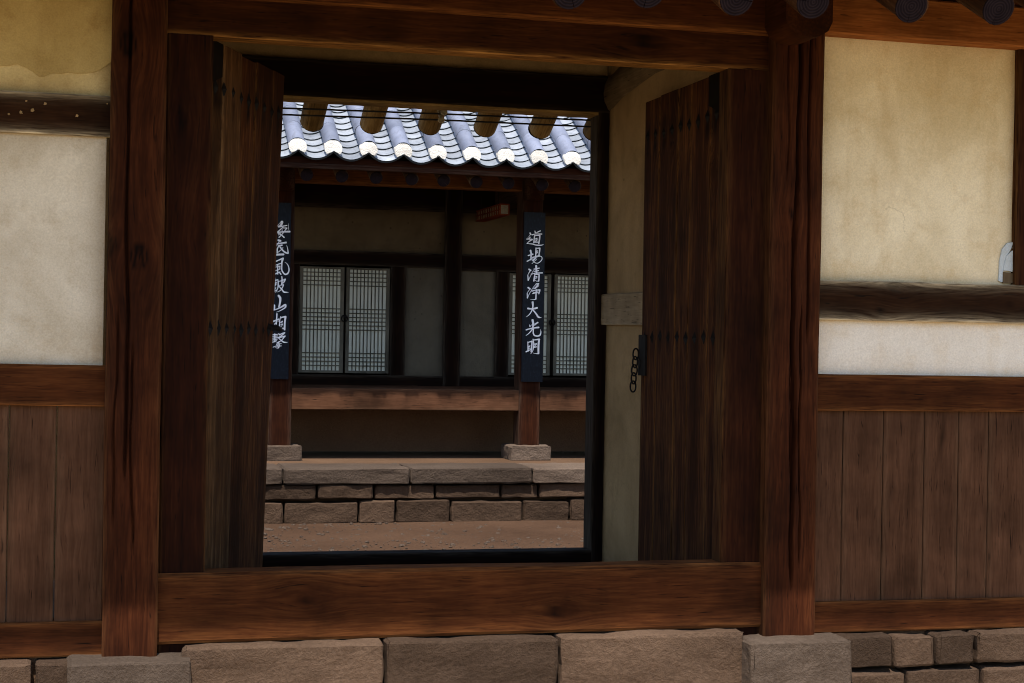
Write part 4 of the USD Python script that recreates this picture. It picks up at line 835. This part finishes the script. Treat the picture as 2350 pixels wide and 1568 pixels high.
LEFT = [
 [([(342, 158), (332, 205), (275, 258)], [60, 48, 36]), ([(275, 262), (370, 245), (450, 230)], [24, 24, 22]), ([(310, 165), (250, 240), (205, 340)], [8, 12, 8]), ([(355, 285), (450, 290), (425, 320), (340, 430), (280, 490)], [16, 26, 20, 20, 24]), ([(365, 270), (250, 372)], [24, 22]), ([(205, 392), (340, 372), (508, 365)], [30, 30, 40]), ([(235, 385), (310, 425), (390, 492)], [20, 26, 28]), ([(350, 320), (345, 350)], 12), ([(315, 398), (265, 438)], 14), ([(493, 190), (492, 320)], [5, 11])],
 [([(265, 555), (308, 568)], [40, 44]), ([(285, 580), (255, 625)], [16, 14]), ([(195, 642), (300, 622), (430, 605)], [34, 28, 40]), ([(232, 640), (200, 720), (180, 790)], [36, 24, 12]), ([(270, 678), (342, 662)], [34, 34]), ([(268, 690), (240, 760), (240, 830)], [22, 30, 28]), ([(240, 830), (300, 785), (368, 720)], [14, 14, 10]), ([(295, 690), (350, 765), (420, 822), (472, 842)], [24, 32, 34, 28]), ([(478, 835), (468, 740), (443, 660)], [30, 16, 5]), ([(368, 718), (300, 722)], 8), ([(215, 872), (300, 866), (375, 864)], [42, 40, 42])],
 [([(185, 1028), (270, 990), (360, 950)], [26, 26, 34]), ([(365, 955), (340, 1050), (335, 1180), (370, 1262), (420, 1303), (470, 1280), (498, 1200), (480, 1110), (408, 1033)], [46, 34, 30, 30, 32, 34, 26, 18, 6]), ([(188, 1060), (182, 1200)], 16), ([(200, 1100), (310, 1062)], [18, 26]), ([(250, 1090), (248, 1290)], [24, 30]), ([(195, 1130), (190, 1215)], 18), ([(198, 1145), (298, 1122), (288, 1195)], [16, 22, 16]), ([(198, 1222), (300, 1182)], 18), ([(172, 1300), (300, 1248)], [32, 20]), ([(288, 1258), (320, 1298)], [18, 28])],
 [([(180, 1365), (185, 1490)], 32), ([(170, 1445), (232, 1422)], 26), ([(165, 1508), (225, 1482)], 26), (l2([(165, 125), (215, 118), (165, 190), (212, 196)]), [20, 22, 12, 16]), (l2([(205, 205), (168, 250)]), 14), (l2([(162, 278), (222, 245)]), 22), (l2([(252, 10), (262, 140), (245, 220), (200, 302)]), [16, 28, 20, 6]),
  (l2([(338, -55), (346, 0), (340, 110)]), [18, 28, 28]), (l2([(262, 60), (330, 40), (415, 8), (385, 70), (330, 110)]), [16, 18, 36, 26, 14]), (l2([(270, 155), (378, 128), (330, 230), (245, 287)]), [16, 26, 20, 8]), (l2([(275, 155), (340, 230), (400, 292), (490, 292)]), [20, 28, 34, 6])],
 [(l2([(272, 370), (305, 425), (275, 610)]), [48, 52, 34]), (l2([(172, 582), (168, 665)]), [46, 54]), (l2([(150, 690), (280, 640), (400, 572)]), [12, 28, 44]), (l2([(415, 568), (425, 600), (340, 675), (218, 727)]), [44, 34, 22, 5])],
 [(l2([(232, 765), (225, 900), (213, 1098)]), [32, 26, 30]), (l2([(145, 932), (270, 882)]), [34, 30]), (l2([(230, 935), (165, 1020), (145, 1078)]), [16, 22, 26]), (l2([(250, 940), (290, 900)]), 8), (l2([(316, 820), (292, 940), (288, 1098)]), [16, 22, 30]), (l2([(318, 850), (420, 828), (405, 960), (400, 1108)]), [26, 46, 36, 36]), (l2([(310, 955), (355, 928), (330, 970)]), [20, 26, 10]), (l2([(315, 1005), (360, 985), (308, 1062)]), [14, 18, 8]), (l2([(300, 1090), (380, 1080)]), 30)],
 [(l2([(130, 1220), (240, 1214)]), 22), (l2([(132, 1258), (245, 1248)]), 20), (l2([(132, 1298), (245, 1284)]), 20), (l2([(130, 1338), (235, 1318)]), 20), (l2([(125, 1390), (225, 1352)]), 22), (l2([(186, 1205), (188, 1372)]), 26), (l2([(270, 1192), (287, 1222)]), [16, 28]), (l2([(290, 1222), (398, 1180), (365, 1215), (262, 1285)]), [20, 34, 26, 24]), (l2([(262, 1288), (412, 1252)]), [28, 28]), (l2([(400, 1262), (340, 1335), (285, 1380)]), [24, 18, 14]), (l2([(272, 1292), (340, 1355), (400, 1388), (468, 1382)]), [16, 30, 30, 6]),
  (l2([(238, 1402), (290, 1372)]), 28), (l2([(222, 1432), (330, 1412)]), 16), (l2([(230, 1475), (328, 1465)]), 16), (l2([(150, 1492), (280, 1442)]), 14), (l2([(270, 1400), (285, 1460), (258, 1512), (190, 1500)]), [24, 22, 20, 5])]]
zt_, zb_ = np.mean([at(1228, 489, YS)[2], at(650, 464, YS)[2]]), sill - 0.02
rx0, rx1 = at(1200.5, 650, YS)[0], at(1249, 650, YS)[0]; lx1 = at(665.5, 650, YS)[0]; lx0 = lx1 - (rx1 - rx0)
for (a, b, chars, ox, oy, k, lab) in ((lx0, lx1, LEFT, 1040, 840, 120 / 672, 'navy board with white brush characters half hidden by the left door leaf'),
                                      (rx0, rx1, RIGHT, 2020, 880, 140 / 813, 'navy board with seven white brush characters on the right hall post')):
    t = thing('couplet_board', ((a + b) / 2, YS, zb_), lab, 'sign board')
    pm = trimesh.creation.extrude_polygon(Polygon([(a, zb_), (b, zb_), (b, zt_), (a, zt_)]).buffer(-0.004).buffer(0.004, 3), YP - 0.1 - YS - 0.002, engine='earcut')
    v = np.array(pm.vertices); msh = trimesh.Trimesh(np.stack([v[:, 0], YS + v[:, 2], v[:, 1]], 1), pm.faces); msh.fix_normals()
    put('board', msh, 'board_paint', t)
    for ch_ in chars: character(t, ch_, ox, oy, k, YS)

# ------------------------------------------------------------------ paper lantern under the hall's beam
la = at(1158, 481, 8.7); lw, lh, lL = 0.1, 0.112, 1.22
lan = thing('hanging_lantern', la, 'long red framed paper lantern hanging under the hall beams', 'lantern')
x0, x1, y0, z0, z1 = la[0] - lw / 2, la[0] + lw / 2, la[1], la[2] - lh / 2, la[2] + lh / 2
G = lambda ax: {'grain': grain_of(ax), 'wear': zero, 'knot': zero}
t_ = 0.013
for yy in (y0, y0 + lL - t_):
    for (a, b, c, d) in ((x0, x1, z1 - t_, z1), (x0, x1, z0, z0 + t_), (x0, x0 + t_, z0 + t_, z1 - t_), (x1 - t_, x1, z0 + t_, z1 - t_)):
        put('end_frame', box(a, b, yy, yy + t_, c, d), 'wood_red', lan, pv=G('z'))
    put('paper_pane', box(x0 + t_, x1 - t_, yy + 0.004, yy + 0.008, z0 + t_, z1 - t_), 'lamp_paper', lan)
for xs_ in (x0, x1 - 0.01):
    for zz in (z0 + 0.001, (z0 + z1) / 2 - 0.005, z1 - 0.011): put('long_bar', box(xs_, xs_ + 0.01, y0 + t_, y0 + lL - t_, zz, zz + 0.01), 'wood_red', lan, pv=G('y'))
    for k in range(16):
        g = 0.06 + (lL - 0.12) * k / 15; put('slat', box(xs_ + .001, xs_ + 0.009, y0 + g, y0 + g + 0.014, z0 + 0.011, z1 - 0.011), 'wood_red', lan, pv=G('z'))
put('paper_box', box(x0 + 0.011, x1 - 0.011, y0 + t_, y0 + lL - t_, z0 + 0.012, z1 - 0.012), 'lamp_paper', lan)
for k in range(5):
    xx = x0 + 0.012 + (lw - 0.032) * k / 4; put('bottom_slat', box(xx, xx + 0.008, y0 + t_, y0 + lL - t_, z0, z0 + 0.008), 'wood_red', lan, pv=G('y'))
for g in (0.25, 0.95): put('hook', tube([(la[0], y0 + g, z1 - 0.002), (la[0], y0 + g, z1 + 0.14)], 0.004, 6), 'iron', lan)
